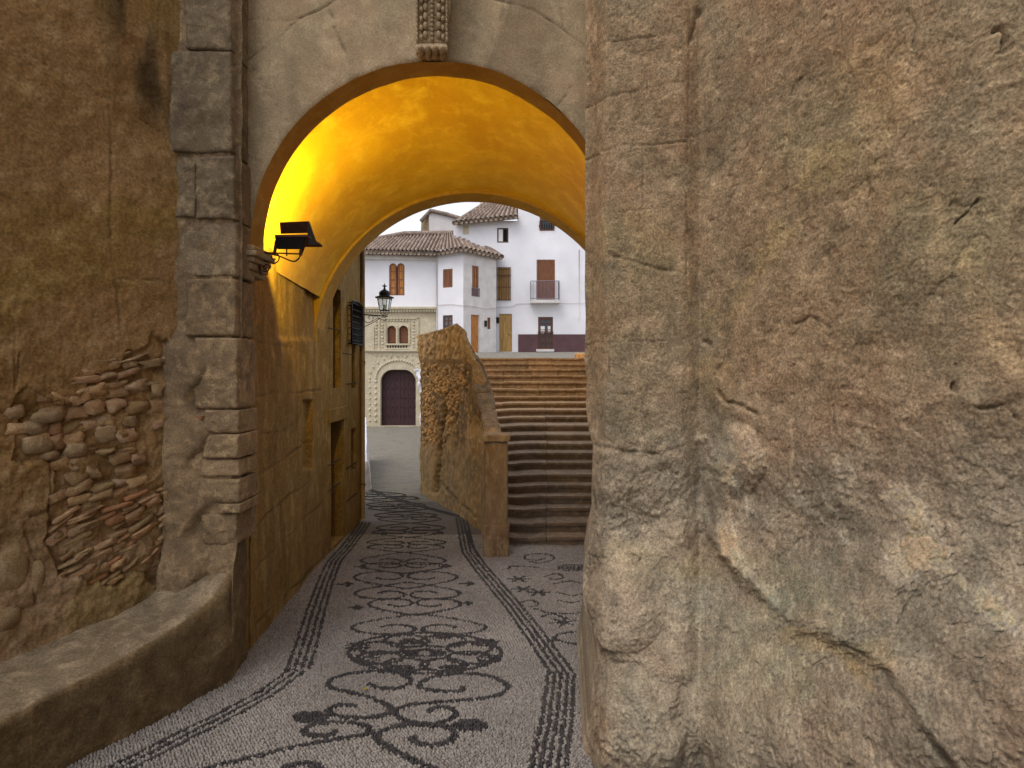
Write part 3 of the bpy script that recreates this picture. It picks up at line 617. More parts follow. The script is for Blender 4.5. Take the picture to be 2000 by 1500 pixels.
NN[:nr] = nrm[None]; NN[nr:] = (0, 0, 1); NN[nr - 1] = (nrm + np.array([0, 0, 1])) * .7
d = .013 * fbgrid(B, 3, 5) + .006 * fbgrid(B, 12, 4); d[nr - 1] -= .012
idx = np.arange(B.shape[1]); bulge = np.exp(-((fr2[:, 1] - 3.68) / .12) ** 2) * .035; d[:nr] += bulge[None] * (1 + fbgrid(B[:nr], 4, 3))
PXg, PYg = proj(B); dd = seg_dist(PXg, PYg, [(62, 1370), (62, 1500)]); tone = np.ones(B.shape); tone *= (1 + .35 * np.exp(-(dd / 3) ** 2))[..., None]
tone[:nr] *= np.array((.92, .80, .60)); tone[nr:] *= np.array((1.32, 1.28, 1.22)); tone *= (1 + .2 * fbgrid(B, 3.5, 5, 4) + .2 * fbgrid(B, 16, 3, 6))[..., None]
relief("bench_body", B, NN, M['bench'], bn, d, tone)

# ------------------------------------------------------------------ right pier and rock wall
pr = thing("masonry_pier", "tall worn pier of pale brown ashlar blocks beside the arch", "pier")
EDGE = np.array([(-400, 1143), (0, 1143), (500, 1143), (560, 1142), (620, 1144), (660, 1143), (700, 1141), (735, 1146), (790, 1144), (840, 1150), (870, 1158), (905, 1157), (960, 1155), (1030, 1156), (1055, 1152), (1080, 1144), (1120, 1139), (1160, 1138), (1200, 1144), (1235, 1158), (1250, 1166), (1290, 1164), (1340, 1158), (1400, 1150), (1450, 1143), (1500, 1137), (1700, 1120), (2000, 1100)])
def edge(py): return np.interp(py, EDGE[:, 0], EDGE[:, 1])
def toe(PY, PX):
    k = 1 - .19 * sstep(950, 1500, PY); return k
def rockdepth(PX, PY):
    t = (PX - CX) / F
    left = 3.62 + (3.33 - 3.62) * sstep(1140, 1190, PX)      # rounded corner
    mid = 3.33 + (3.24 - 3.33) * np.clip((PX - 1190) / 150, 0, 1)
    pier = np.where(PX < 1190, left, mid)
    wall = 2.42 / (t + .400)
    w_ = sstep(1325, 1375, PX)
    return (pier * (1 - w_) + np.minimum(wall, 3.3) * w_) * toe(PY, PX)
pys = np.concatenate([np.linspace(-2600, -60, 26), np.linspace(-50, 1530, 560), np.linspace(1560, 2300, 12)])
def build_rock(name, mat, parent, u0, u1, nu_, ret_left):
    u = np.linspace(0, 1, nu_); U, PYv = np.meshgrid(u, pys); e = edge(PYv) if u0 is None else np.full_like(PYv, u0)
    PXv = e + (u1 - e) * U ** (1.0 if u0 is not None else 1.15)
    Yv = rockdepth(PXv, PYv); B = np.stack([(PXv - CX) / F * Yv, Yv, EYE - (PYv - HY) / F * Yv], -1)
    return B, PXv, PYv, U
def rock_detail(B, PX, PY):
    n1 = fbgrid(B, 1.5, 6); n2 = fbgrid(B, 5.5, 5, 4); n3 = fbgrid(B, 20, 3, 7)
    low = sstep(780, 1000, PY); right = sstep(1340, 1400, PX)
    n4 = fbgrid(B, 60, 3, 31); bil = np.abs(n3); rid = 1 - np.abs(fbgrid(B, 3.2, 5, 13)) * 2.2
    d = (.012 + .034 * np.maximum(low, right * .2)) * n1 + (.004 + .014 * np.maximum(low, right * .12)) * n2 + (.002 + .007 * low) * (bil * 1.6 - .5) + (.0028 + .003 * low) * n4 + (.003 + .010 * low) * rid
    tone = np.ones(B.shape)
    J = 14 * n2 + 6 * n3
    # masonry joints in the pier
    for pts, wd, dp in (([(1143, 108), (1185, 82), (1250, 72), (1325, 64)], 2.2, .02), ([(1326, 64), (1326, 160)], 1.8, .012), ([(1143, 212), (1185, 190), (1250, 176), (1335, 158)], 2.2, .016), ([(1143, 310), (1190, 290), (1255, 283), (1340, 274)], 2.6, .022),
                        ([(1254, 290), (1254, 405)], 1.8, .01), ([(1143, 425), (1190, 415), (1250, 410), (1340, 402)], 2.0, .012), ([(1190, 495), (1250, 515), (1340, 535)], 4, .03), ([(1252, 540), (1252, 665)], 1.8, .008), ([(1145, 672), (1200, 668), (1340, 664)], 2.4, .018),
                        ([(1190, 670), (1190, 760)], 2.4, .014), ([(1183, 768), (1260, 770), (1340, 765)], 2, .01), ([(1165, 870), (1210, 880), (1290, 888), (1335, 870)], 4.5, .04), ([(1195, 1035), (1240, 1022), (1275, 1030)], 5, .03), ([(1150, 1080), (1215, 1095), (1260, 1100)], 4, .025),
                        ([(1345, 0), (1348, 60), (1342, 200), (1340, 460), (1343, 600)], 3, .010), ([(1375, -20), (1360, 40), (1347, 90)], 3, .02)):
        dd = seg_dist(PX + J * .22, PY + J * .30, pts); g = np.exp(-(dd / (wd * .75)) ** 2) * brk(PX, PY, wd); d -= dp * .55 * g; tone *= (1 - .3 * g)[..., None]
    # the light smear of pointing on the re-entrant corner
    g = np.exp(-(seg_dist(PX, PY, [(1344, 80), (1341, 300), (1341, 560), (1345, 740)]) / 5) ** 2); tone *= (1 + .16 * g)[..., None]
    # creases and ledges of the rock: (polyline, step height, softness)
    def ledge(pts, hgt, soft, side=1):   # raised on the upper-right side of the line, dropping sharply
        nonlocal d, tone
        dd = seg_dist(PX + J, PY + J, pts); xs = [p[0] for p in pts]; ysd = [p[1] for p in pts]
        yl = np.interp(PX + J * .3, xs, ysd); sgn = (yl - PY) * side
        within = sstep(xs[0] - 30, xs[0] + 20, PX) * sstep(xs[-1] + 30, xs[-1] - 20, PX)
        bb = brk(PX * .6, PY * .6, hgt * 90); d += within * .55 * hgt * np.exp(-np.maximum(sgn, 0) / soft) * sstep(-30 - 30 * (1 - bb), 6, sgn)
        tone *= (1 - .12 * bb * within * np.exp(-(np.maximum(-sgn, 0) / 16)) * (sgn < 3))[..., None]  # painted shade just below each ledge line, fading downwards
    ledge([(1390, 770), (1440, 800), (1490, 820)], .05, 60); ledge([(1390, 1040), (1440, 1110), (1520, 1180), (1600, 1210), (1690, 1260), (1740, 1300), (1800, 1400), (1870, 1500), (1950, 1600)], .11, 130)
    ledge([(1170, 1245), (1230, 1268), (1290, 1300), (1335, 1312)], .09, 90); ledge([(1160, 885), (1240, 905), (1320, 900)], .02, 40)
    ledge([(1400, 960), (1440, 990), (1500, 1010)], .05, 50); ledge([(1780, 810), (1850, 770), (1900, 785), (2000, 760)], .035, 40); ledge([(1700, 1110), (1800, 1150), (1900, 1200), (2000, 1240)], .035, 60)
    ledge([(1560, 735), (1660, 745), (1760, 800)], .02, 30)
    # scalloped flutes running diagonally down the rock
    q = (PX - 1350) * .62 + (1500 - PY) * .42
    d += low * .030 * np.sin(q / 62 + 2.2 * n1) * sstep(1320, 1420, PX)
    d -= .035 * np.exp(-((PX - 1338 - 14 * n2) / 12) ** 2) * sstep(1300, 1360, PY)
    # bulging foot boulders
    for (x, y, rx, ry, a) in ((1220, 1180, 85, 90, .10), (1440, 900, 55, 75, .05), (1230, 960, 90, 70, .04), (1250, 1420, 110, 130, .05), (1450, 1400, 110, 160, .05)):
        d += a * np.clip(1 - ((PX - x) / rx) ** 2 - ((PY - y) / ry) ** 2, 0, 1) ** .8
    # pits
    pit = sstep(.62, .85, fbgrid(B, 34, 2, 21)) ; d -= .012 * pit * np.maximum(low, .5 * right)
    # horizontal fraying of the render on the upper wall
    fr = fbgrid(B * np.array([1, 1, 3.5]), 6, 4, 11); d += .006 * right * (1 - low * .6) * np.maximum(fr, 0)
    # colour patches
    def patch(x, y, rx, ry, c, a, wob=.6):
        nonlocal tone
        m_ = np.clip(1 - np.sqrt(((PX - x) / rx) ** 2 + ((PY - y) / ry) ** 2) + wob * n1 + .25 * n2, 0, 1); m_ = sstep(0, .5, m_) * a; m_ = m_ * .75; tone = tone * (1 - m_[..., None]) + tone * np.array(c) * m_[..., None]
    patch(1440, 900, 55, 90, (1.45, 1.5, 1.6), 1); patch(1650, 920, 32, 50, (1.35, 1.42, 1.5), 1); patch(1420, 1050, 30, 50, (1.4, 1.44, 1.5), .9); patch(1760, 1090, 60, 60, (1.4, 1.44, 1.5), .9)
    patch(1920, 1200, 90, 60, (1.12, 1.2, 1.3), .6); patch(1560, 1280, 120, 150, (.92, 1.0, .96), .7); patch(1500, 1120, 90, 60, (.9, 1.02, .96), .6); patch(1260, 1090, 120, 45, (1.0, 1.0, .92), .4)
    patch(1420, 1090, 90, 40, (1.0, .99, .85), .5); patch(1700, 1290, 60, 60, (1.05, .9, .62), .6); patch(1850, 950, 120, 120, (.86, .86, .84), .6); patch(1600, 1000, 160, 90, (.86, .84, .82), .55)
    patch(1850, 1350, 150, 140, (.86, .84, .84), .6); patch(1200, 1160, 60, 40, (1.1, 1.06, 1.06), .6); patch(1230, 1400, 90, 110, (.95, 1.04, 1.08), .7); patch(1170, 1420, 40, 100, (1.18, 1.02, .88), .5)
    patch(1600, 250, 160, 200, (.96, 1.0, .86), .5); patch(1780, 500, 120, 200, (.92, .96, .9), .5); patch(1400, 740, 50, 60, (1.08, .95, .72), .6); patch(1265, 200, 70, 160, (.9, .92, .92), .5); patch(1260, 480, 80, 90, (.96, 1.0, .82), .5)
    patch(1850, 420, 140, 90, (.9, .96, .88), .5); patch(1700, 130, 200, 100, (1.02, .97, .90), .5)
    def streak(pts, wd, c, a, lift=0.0):
        nonlocal tone, d
        g = np.clip(1.15 - seg_dist(PX + J * 1.3, PY + J * 1.3, pts) / wd + .9 * n1 + .7 * n2 + .5 * n3, 0, 1); g = sstep(.15, .75, g) * a; tone = tone * (1 - g[..., None]) + tone * np.array(c) * g[..., None]; d += lift * g
    W_ = (1.38, 1.46, 1.58); K_ = (.70, .68, .66)
    streak([(1740, 950), (1780, 1040), (1850, 1120), (1930, 1190), (2010, 1250)], 34, W_, .8, .012); streak([(1380, 870), (1430, 940), (1470, 1010)], 22, W_, .7, .014)
    streak([(1400, 1010), (1440, 1090), (1500, 1160)], 16, W_, .6, .01); streak([(1500, 930), (1580, 1000), (1660, 1060)], 14, (1.2, 1.24, 1.3), .6, .01)
    streak([(1620, 1060), (1760, 1200), (1900, 1330), (2000, 1440)], 46, K_, .6, -.01); streak([(1800, 900), (1900, 1010), (2000, 1090)], 36, K_, .55, -.008)
    streak([(1540, 850), (1600, 900), (1700, 960)], 30, K_, .5); streak([(1490, 1030), (1540, 1120), (1600, 1170)], 30, (.78, .74, .70), .5, -.006)
    streak([(1640, 300), (1540, 440), (1450, 560), (1400, 640)], 26, (1.12, 1.12, .96), .7); streak([(1480, 40), (1440, 200), (1420, 340)], 20, (.84, .82, .80), .5)
    streak([(1700, 500), (1760, 620), (1840, 700)], 30, (.84, .84, .80), .5); streak([(1900, 520), (1930, 640), (1990, 720)], 26, (1.14, 1.12, 1.02), .6); streak([(1560, 60), (1660, 120), (1740, 80)], 26, (.84, .80, .76), .45)
    streak([(1200, 1060), (1250, 1085), (1320, 1110), (1420, 1130)], 16, (1.0, 1.0, .88), .4); streak([(1540, 1230), (1620, 1260), (1700, 1340), (1760, 1420)], 18, (1.0, .90, .68), .6)
    streak([(1400, 1200), (1420, 1330), (1430, 1480)], 34, (.96, 1.0, 1.0), .5); streak([(1560, 1300), (1600, 1400), (1640, 1500)], 34, (.86, .92, .88), .5); streak([(1150, 900), (1160, 1000)], 20, (1.12, 1.1, 1.06), .5)
    for pts, wd, dp in (([(1940, 70), (1958, 62), (1968, 80), (1955, 98)], 5, .03), ([(1872, 440), (1888, 415), (1912, 392)], 3.5, .025), ([(1378, 668), (1386, 672)], 5, .03), ([(1860, 748), (1862, 762)], 5, .03), ([(1412, 420), (1432, 380), (1440, 370)], 3, .015),
                        ([(1540, 640), (1590, 620), (1620, 640)], 3, .014), ([(1405, 765), (1420, 790), (1450, 795), (1480, 812)], 4, .03), ([(1640, 1255), (1680, 1270), (1700, 1295)], 5, .02), ([(1770, 20), (1790, 60), (1784, 100)], 3, .012), ([(1690, 340), (1700, 380), (1690, 400)], 3, .012),
                        ([(1905, 800), (1960, 790), (1990, 820)], 3, .018), ([(1625, 790), (1632, 850)], 3, .014), ([(1840, 560), (1850, 640)], 2.5, .01), ([(1500, 480), (1490, 560)], 2.5, .01), ([(1360, 20), (1352, 120)], 3, .02), ([(1420, 690), (1400, 745)], 3, .014)):
        dd = seg_dist(PX + J * .7, PY + J * .7, pts); g = np.exp(-(dd / wd) ** 2) * brk(PX * 2, PY * 2, wd); d -= dp * g; tone *= (1 - .28 * g)[..., None]
    # little chips and spalls
    ch = sstep(.30, .42, fbgrid(B, 9, 3, 41)); d -= .007 * ch * (.4 + .6 * np.maximum(low, right)); tone *= (1 + .12 * ch)[..., None]
    up = sstep(900, 600, PY + J * 3); tone *= np.stack([1 + .0 * up, 1 - .04 * up, 1 - .12 * up], -1); tone *= np.stack([1 - .04 * low, 1 + .03 * low, 1 + .12 * low], -1)
    tone *= (1 + .14 * n1 + .20 * n2 + .26 * n3 + .24 * n4)[..., None]
    # drips
    for (x, y0, y1) in ((1545, 820, 930), (1625, 790, 860)):
        g = np.exp(-(seg_dist(PX + J * .2, PY, [(x, y0), (x, y1)]) / 3) ** 2); tone *= (1 + .4 * g)[..., None]; d += .01 * g
    return d, np.clip(tone, .3, 1.6)
B, PXv, PYv, U = build_rock("pier", None, None, None, 1346, 120, True)
d, tone = rock_detail(B, PXv, PYv)
# silhouettes stay put: fade relief at the very edge
Nn = np.zeros(B.shape); c_ = sstep(1190, 1145, PXv); Nn[..., 0] = -.5 * c_ - .35; Nn[..., 1] = -1; Nn[..., 2] = 0; Nn /= np.linalg.norm(Nn, axis=-1)[..., None]
rayd = B - np.array([0, 0, EYE]); rayd /= np.linalg.norm(rayd, axis=-1)[..., None]
V = B + Nn * d[..., None] * sstep(0, .1, U)[..., None] - rayd * (d * (1 - sstep(0, .1, U)))[..., None]
# return face to the arch
ret = []
for q in (1.0, .75, .5, .3, .12):
    r = V[:, 0].copy(); r[:, 1] = V[:, 0, 1] + (4.3 - V[:, 0, 1]) * q; r[:, 0] = V[:, 0, 0] + .12 * q + .5 * q * np.clip((V[:, 0, 2] * -1 + .2), 0, .5); ret.append(r)
V2 = np.concatenate([np.stack(ret, 1), V], 1); t2 = np.concatenate([np.repeat(tone[:, :1], 5, 1), tone], 1)
nobj("pier_face", V2.reshape(-1, 3), gridfaces(V2.shape[0], V2.shape[1], True), M['rock'], pr, True, t2.reshape(-1, 3))
rk = thing("rock_wall", "massive rough rock and render wall filling the right side", "rock wall")
pxr = np.concatenate([np.linspace(1345, 2030, 340), np.linspace(2060, 6500, 22)]); PXv, PYv = np.meshgrid(pxr, pys)
Yv = rockdepth(PXv, PYv); B = np.stack([(PXv - CX) / F * Yv, Yv, EYE - (PYv - HY) / F * Yv], -1)
d, tone = rock_detail(B, PXv, PYv)
NR = np.array((-.35, -1, 0)) / 1.0595
relief("rock_face", B, NR, M['rock'], rk, d, tone, flip=True)
# unseen block behind the rock: closes the lane, raised to darken the left wall
mb = MB(); mb.box(2.7, 3.2, -7, 3.9, -.5, 11.5); mb.build("rock_back_blocker", M['rock'], rk)

# ------------------------------------------------------------------ facade helper
class Facade:
    def __init__(s, A, B, flip=False):
        s.A = Vector((A[0], A[1])); d = Vector((B[0], B[1])) - s.A; s.L = d.length; s.d = d / s.L
        n = Vector((s.d.y, -s.d.x)); s.n = -n if flip else n
    def uz(s, px, py):
        t = (px - CX) / F   # ray (t,1)*Y = A + d*u
        # t*Y = Ax + dx u ; Y = Ay + dy u
        u = (s.A.x - t * s.A.y) / (t * s.d.y - s.d.x); Y = s.A.y + s.d.y * u
        return u, EYE - (py - HY) / F * Y
    def pt(s, u, z, n=0): q = s.A + s.d * u + s.n * n; return (q.x, q.y, z)
    def rect(s, r):
        (u0, z1), (u1, z0) = s.uz(r[0], r[1]), s.uz(r[2], r[3]); return u0, u1, z0, z1
    def box(s, mb, u0, u1, z0, z1, n0, n1):
        mb.hexa([s.pt(u0, z0, n1), s.pt(u1, z0, n1), s.pt(u1, z0, n0), s.pt(u0, z0, n0), s.pt(u0, z1, n1), s.pt(u1, z1, n1), s.pt(u1, z1, n0), s.pt(u0, z1, n0)])
    def wall(s, name, mat, par, u0, u1, z0, z1, holes, rev=.2, wob=.0):
        us = sorted({u0, u1, *[h[0] for h in holes], *[h[1] for h in holes]}); zs = sorted({z0, z1, *[h[2] for h in holes], *[h[3] for h in holes]})
        def fill(a):
            o = []
            for p, q in zip(a[:-1], a[1:]):
                k = max(1, int((q - p) / .6)); o += [p + (q - p) * i / k for i in range(k)]
            return o + [a[-1]]
        us, zs = fill(us), fill(zs); mb = MB(); ins = lambda u, z: any(h[0] < u < h[1] and h[2] < z < h[3] for h in holes)
        idx = {}
        for i, u in enumerate(us):
            for j, z in enumerate(zs):
                o = wob * noise.noise(Vector((u * .8, z * .8, 3))); idx[i, j] = len(mb.v); mb.v.append(s.pt(u, z, o)); mb.c.append((1, 1, 1))
        for i in range(len(us) - 1):
            for j in range(len(zs) - 1):
                if not ins((us[i] + us[i + 1]) / 2, (zs[j] + zs[j + 1]) / 2): mb.f.append((idx[i, j], idx[i + 1, j], idx[i + 1, j + 1], idx[i, j + 1]))
        for (a, b_, c, e) in holes:
            vs = [s.pt(a, c), s.pt(b_, c), s.pt(b_, e), s.pt(a, e), s.pt(a, c, -rev), s.pt(b_, c, -rev), s.pt(b_, e, -rev), s.pt(a, e, -rev)]
            mb.add(vs, [(0, 4, 5, 1), (1, 5, 6, 2), (2, 6, 7, 3), (3, 7, 4, 0)])
        return mb.build(name, mat, par)
def window(F_, r, par, frame, pane, fw=.07, dep=.12, bars=(1, 2), name="window", sill=None, slats=0):
    u0, u1, z0, z1 = r; mb = MB()
    F_.box(mb, u0, u0 + fw, z0, z1, -dep, -dep + .05); F_.box(mb, u1 - fw, u1, z0, z1, -dep, -dep + .05)
    F_.box(mb, u0 + fw, u1 - fw, z1 - fw, z1, -dep, -dep + .048); F_.box(mb, u0 + fw, u1 - fw, z0, z0 + fw, -dep, -dep + .048)
    for k in range(1, bars[0] + 1):
        u = u0 + (u1 - u0) * k / (bars[0] + 1); F_.box(mb, u - .03, u + .03, z0 + fw, z1 - fw, -dep, -dep + .045)
    for k in range(1, bars[1] + 1):
        z = z0 + (z1 - z0) * k / (bars[1] + 1); F_.box(mb, u0 + fw, u1 - fw, z - .018, z + .018, -dep, -dep + .04)
    o = mb.build(name, frame, par)
    m2 = MB(); F_.box(m2, u0 + .01, u1 - .01, z0 + .01, z1 - .01, -dep - .03, -dep + .01)
    if slats:
        for k in range(slats):
            z = z0 + fw + (z1 - z0 - 2 * fw) * (k + .5) / slats; F_.box(m2, u0 + fw, u1 - fw, z - .012, z + .02, -dep, -dep + .03)
    m2.build("shutter" if slats else "pane", pane, o)
    return o
def door(F_, r, par, mat, dep=.12, planks=5, name="door", knob=True):
    u0, u1, z0, z1 = r; mb = MB(); n = planks
    for k in range(n):
        a = u0 + (u1 - u0) * k / n; b_ = u0 + (u1 - u0) * (k + 1) / n; F_.box(mb, a + .006, b_ - .006, z0, z1, -dep - .05, -dep)
    F_.box(mb, u0, u1, z0, z1, -dep - .08, -dep - .03); o = mb.build(name, mat, par)
    if knob:
        m2 = MB(); p = F_.pt(u0 + (u1 - u0) * .82, z0 + (z1 - z0) * .47, -dep + .03); blobm(m2, p, (.035, .035, .035)); m2.build("handle", M['brass'], o, True)
    return o
def roof(name, quad, par, nt_=20, courses=14, amp=.07):
    # quad: eave-left, eave-right, ridge-right, ridge-left
    q = [Vector(p) for p in quad]; nrm = (q[1] - q[0]).cross(q[3] - q[0]).normalized()
    if nrm.z < 0: nrm = -nrm
    nu_ = nt_ * 8 + 1; nv_ = courses * 4 + 1; V = []; C = []
    tj = [[random.uniform(.75, 1.2) for _ in range(courses + 1)] for _ in range(nt_ + 1)]
    for j in range(nv_):
        v = j / (nv_ - 1); a = q[0].lerp(q[3], v); b_ = q[1].lerp(q[2], v)
        for i in range(nu_):
            u = i / (nu_ - 1); ph = (u * nt_) % 1; cv = (v * courses) % 1
            h = amp * abs(math.sin(math.pi * ph)) ** .8 - amp * .35 * cv + .015 * noise.noise(Vector((u * 30, v * 20, 2)))
            V.append(a.lerp(b_, u) + nrm * h); t = tj[min(int(u * nt_), nt_ - 1)][min(int(v * courses), courses - 1)] * (.42 + .75 * math.sin(math.pi * ph)); C.append((t, t * .98, t * .95))
    base = len(V)
    o = nobj(name, [tuple(v) for v in V], gridfaces(nv_, nu_), M['tile'], par, True, C)
    e = MB()       # eave board and tile ends
    nd = nrm * -.10; e.hexa([q[0] + nd, q[1] + nd, q[2] + nd, q[3] + nd, q[0] - nrm * .01, q[1] - nrm * .01, q[2] - nrm * .01, q[3] - nrm * .01]); e.build("roof_deck", M['tile'], o)
    for k in range(0):
        pass
    return o
def tile_ends(par, a, b_, n, r=.09):
    mb = MB(); a = Vector(a); b_ = Vector(b_)
    for k in range(n):
        p = a.lerp(b_, (k + .5) / n); pts = [p + Vector((0, .25, .08)), p + Vector((0, -.12, -.02))]; t = random.uniform(.7, 1.2); mb.cur = (t, t, t * .95); mb.tube(pts, r, 8)
    mb.build("eave_tiles", M['tile'], par, True)

# ------------------------------------------------------------------ left stone building beyond the arch
sb = thing("stone_building", "ashlar stone building on the lane's left just beyond the arch", "building")
FB = Facade((-2.20, 6.63), (-2.235, 8.32))
H = [FB.rect((650, 560, 665, 757)), FB.rect((646, 817, 672, 1046)), FB.rect((687, 640, 694, 757)), FB.rect((686, 838, 695, 915))]
FB.wall("wall", M['passage'], sb, 0, FB.L, -.2, 7.0, H, .22, .012)
for o_ in ("window", "door", "window", "window"):
    pass
for i, h in enumerate(H):
    mb = MB(); FB.box(mb, h[0], h[1], h[2], h[3], -.24, -.2); mb.build("door" if i == 1 else "window", M['dkbrown'] if i == 1 else M['void'], sb)
mb = MB(); r = FB.rect((640, 800, 676, 817)); FB.box(mb, max(r[0], .03), min(r[1], 1.0), r[2], r[3], -.02, .018); mb.build("lintel", M['passage'], sb, bevel=.01)
mb = MB(); mb.box(-6.5, -2.26, 8.26, 8.32, -.3, 7.0); mb.box(-6.5, -2.5, 6.7, 8.2, -.3, 6.9); mb.build("side_wall", M['passage'], sb)
mb = MB()
for (x, y) in ((640, 640), (668, 690), (640, 910), (676, 915), (676, 980), (640, 960), (676, 750), (676, 600)):
    u, z = FB.uz(x, y); u = max(u, 0); FB.box(mb, u, min(u + .55, FB.L), z - .006, z + .006, -.004, .006)
mb.build("mortar_lines", M['dark'], sb)
dp_ = tag(MB().__class__ and (lambda: (lambda m_: (m_.tube([(-2.20, 8.30, 6.8), (-2.20, 8.30, .02)], .034, 12), [m_.tube([(-2.20, 8.30, z), (-2.20, 8.30, z + .05)], .042, 12) for z in (.5, 2.3, 4.1, 5.6)], m_.build("drainpipe", M['pipe'], None, True))[2])(MB()))(), "tan round drainpipe running down the stone building's corner", "drainpipe")
# window cage
cg = thing("window_grille", "black iron window cage beside the drainpipe", "grille", loc=(-2.2, 7.9, 2.6))
fr_ = MB(); y0, y1 = 7.58, 8.12
zt, zb = 2.2 + (725 - 588) / F * 7.75, 2.2 + (725 - 672) / F * 7.75
out = -2.215 + .055
outl = [(out, y0, zb), (out, y1, zb), (out, y1, zt - .08), (out, y1 - .06, zt - .02), (out, y1 - .2, zt), (out, y0 + .2, zt), (out, y0 + .06, zt - .02), (out, y0, zt - .08)]
fr_.tube(outl, .016, 6, True); fr_.tube([(-2.2, y0, zb), (out, y0, zb)], .014, 6); fr_.tube([(-2.2, y1, zb), (out, y1, zb)], .014, 6); fr_.tube([(-2.2, y0, zt - .08), (out, y0, zt - .08)], .014, 6); fr_.tube([(-2.2, y1, zt - .08), (out, y1, zt - .08)], .014, 6)
fr_.build("frame", M['iron'], cg, True)
bs = MB()
for k in range(9): y = y0 + (y1 - y0) * (k + .5) / 9; bs.tube([(out, y, zb), (out, y, zt - .02)], .009, 5)
for k in range(7): z = zb + (zt - zb) * (k + .5) / 7; bs.tube([(out + .01, y0, z), (out + .01, y1, z)], .006, 5); bs.tube([(-2.2, y1, z), (out, y1, z)], .006, 5); bs.tube([(-2.2, y0, z), (out, y0, z)], .006, 5)
bs.build("bars", M['iron'], cg, True); mb = MB(); mb.box(-2.216, -2.20, y0 + .05, y1 - .05, zb + .05, zt - .05); mb.build("shutter", M['ochre'], cg); adopt(cg)
# lantern
LY = 8.25; lt = thing("street_lantern", "black iron lantern with clear glass on a scrolled arm", "lantern", loc=P(751, 625, LY))
def lp(px, py): return P(px, py, LY)
c = lp(751, 607); sc_ = LY / F
mb = MB(); mb.lathe((c.x, c.y, c.z), [(.0, 0), (9.5 * sc_, 0), (9.5 * sc_, .012), (0, .012)], 6, .5)
for k in range(6):
    a = k * math.pi / 3 + .5; b0 = Vector((c.x + 9.5 * sc_ * math.cos(a), c.y + 9.5 * sc_ * math.sin(a), c.z)); b1 = Vector((c.x + 14.5 * sc_ * math.cos(a), c.y + 14.5 * sc_ * math.sin(a), c.z + 25 * sc_)); mb.tube([b0, b1], .006, 5)
mb.build("cage", M['iron'], lt)
mb = MB(); mb.lathe((c.x, c.y, c.z), [(9 * sc_, .006), (14 * sc_, 25 * sc_)], 6, .5); mb.build("glass", M['lglass'], lt)
mb = MB(); mb.lathe((c.x, c.y, c.z), [(0, 24 * sc_), (18 * sc_, 25 * sc_), (18.5 * sc_, 26.5 * sc_), (11 * sc_, 29 * sc_), (10.5 * sc_, 33 * sc_), (11.5 * sc_, 34 * sc_), (9 * sc_, 38 * sc_), (4 * sc_, 41 * sc_), (2 * sc_, 43 * sc_), (1.5 * sc_, 47 * sc_), (5 * sc_, 48 * sc_), (4.5 * sc_, 49 * sc_), (1.2 * sc_, 50 * sc_), (.3 * sc_, 54 * sc_)], 12); mb.build("cap", M['iron'], lt)
mb = MB(); mb.tube([(c.x, c.y, c.z + .01), (c.x, c.y, c.z + .09)], .016, 8); mb.build("bulb", M['paper'], lt, True)
mb = MB(); mb.tube([lp(706, 614), lp(757, 618)], .009, 6)
for sg in (-1, 1): mb.tube([Vector((0, 0, 0)) + P(x, y, LY) for x, y in smooth([(751 + sg * 8, 607), (751 + sg * 7, 612), (751 + sg * 2, 616), (751 + sg * 1, 612), (751 + sg * 3, 610)], 5)], .005, 5)
mb.tube([lp(x, y) for x, y in smooth([(707, 620), (716, 630), (726, 628), (729, 620), (725, 616), (720, 619), (722, 624)], 6)], .005, 5)
mb.tube([lp(x, y) for x, y in smooth([(726, 628), (733, 624), (738, 620), (736, 617), (732, 619)], 6)], .004, 5)
mb.tube([lp(x, y) for x, y in smooth([(707, 640), (725, 632), (742, 622), (750, 620), (754, 622), (752, 626), (748, 625)], 6)], .005, 5)
mb.tube([lp(705, 600), lp(705, 645)], .012, 6)
mb.tube([lp(705, 600), P(703, 600, 8.3)], .01, 6)
mb.build("arm", M['iron'], lt, True); adopt(lt)

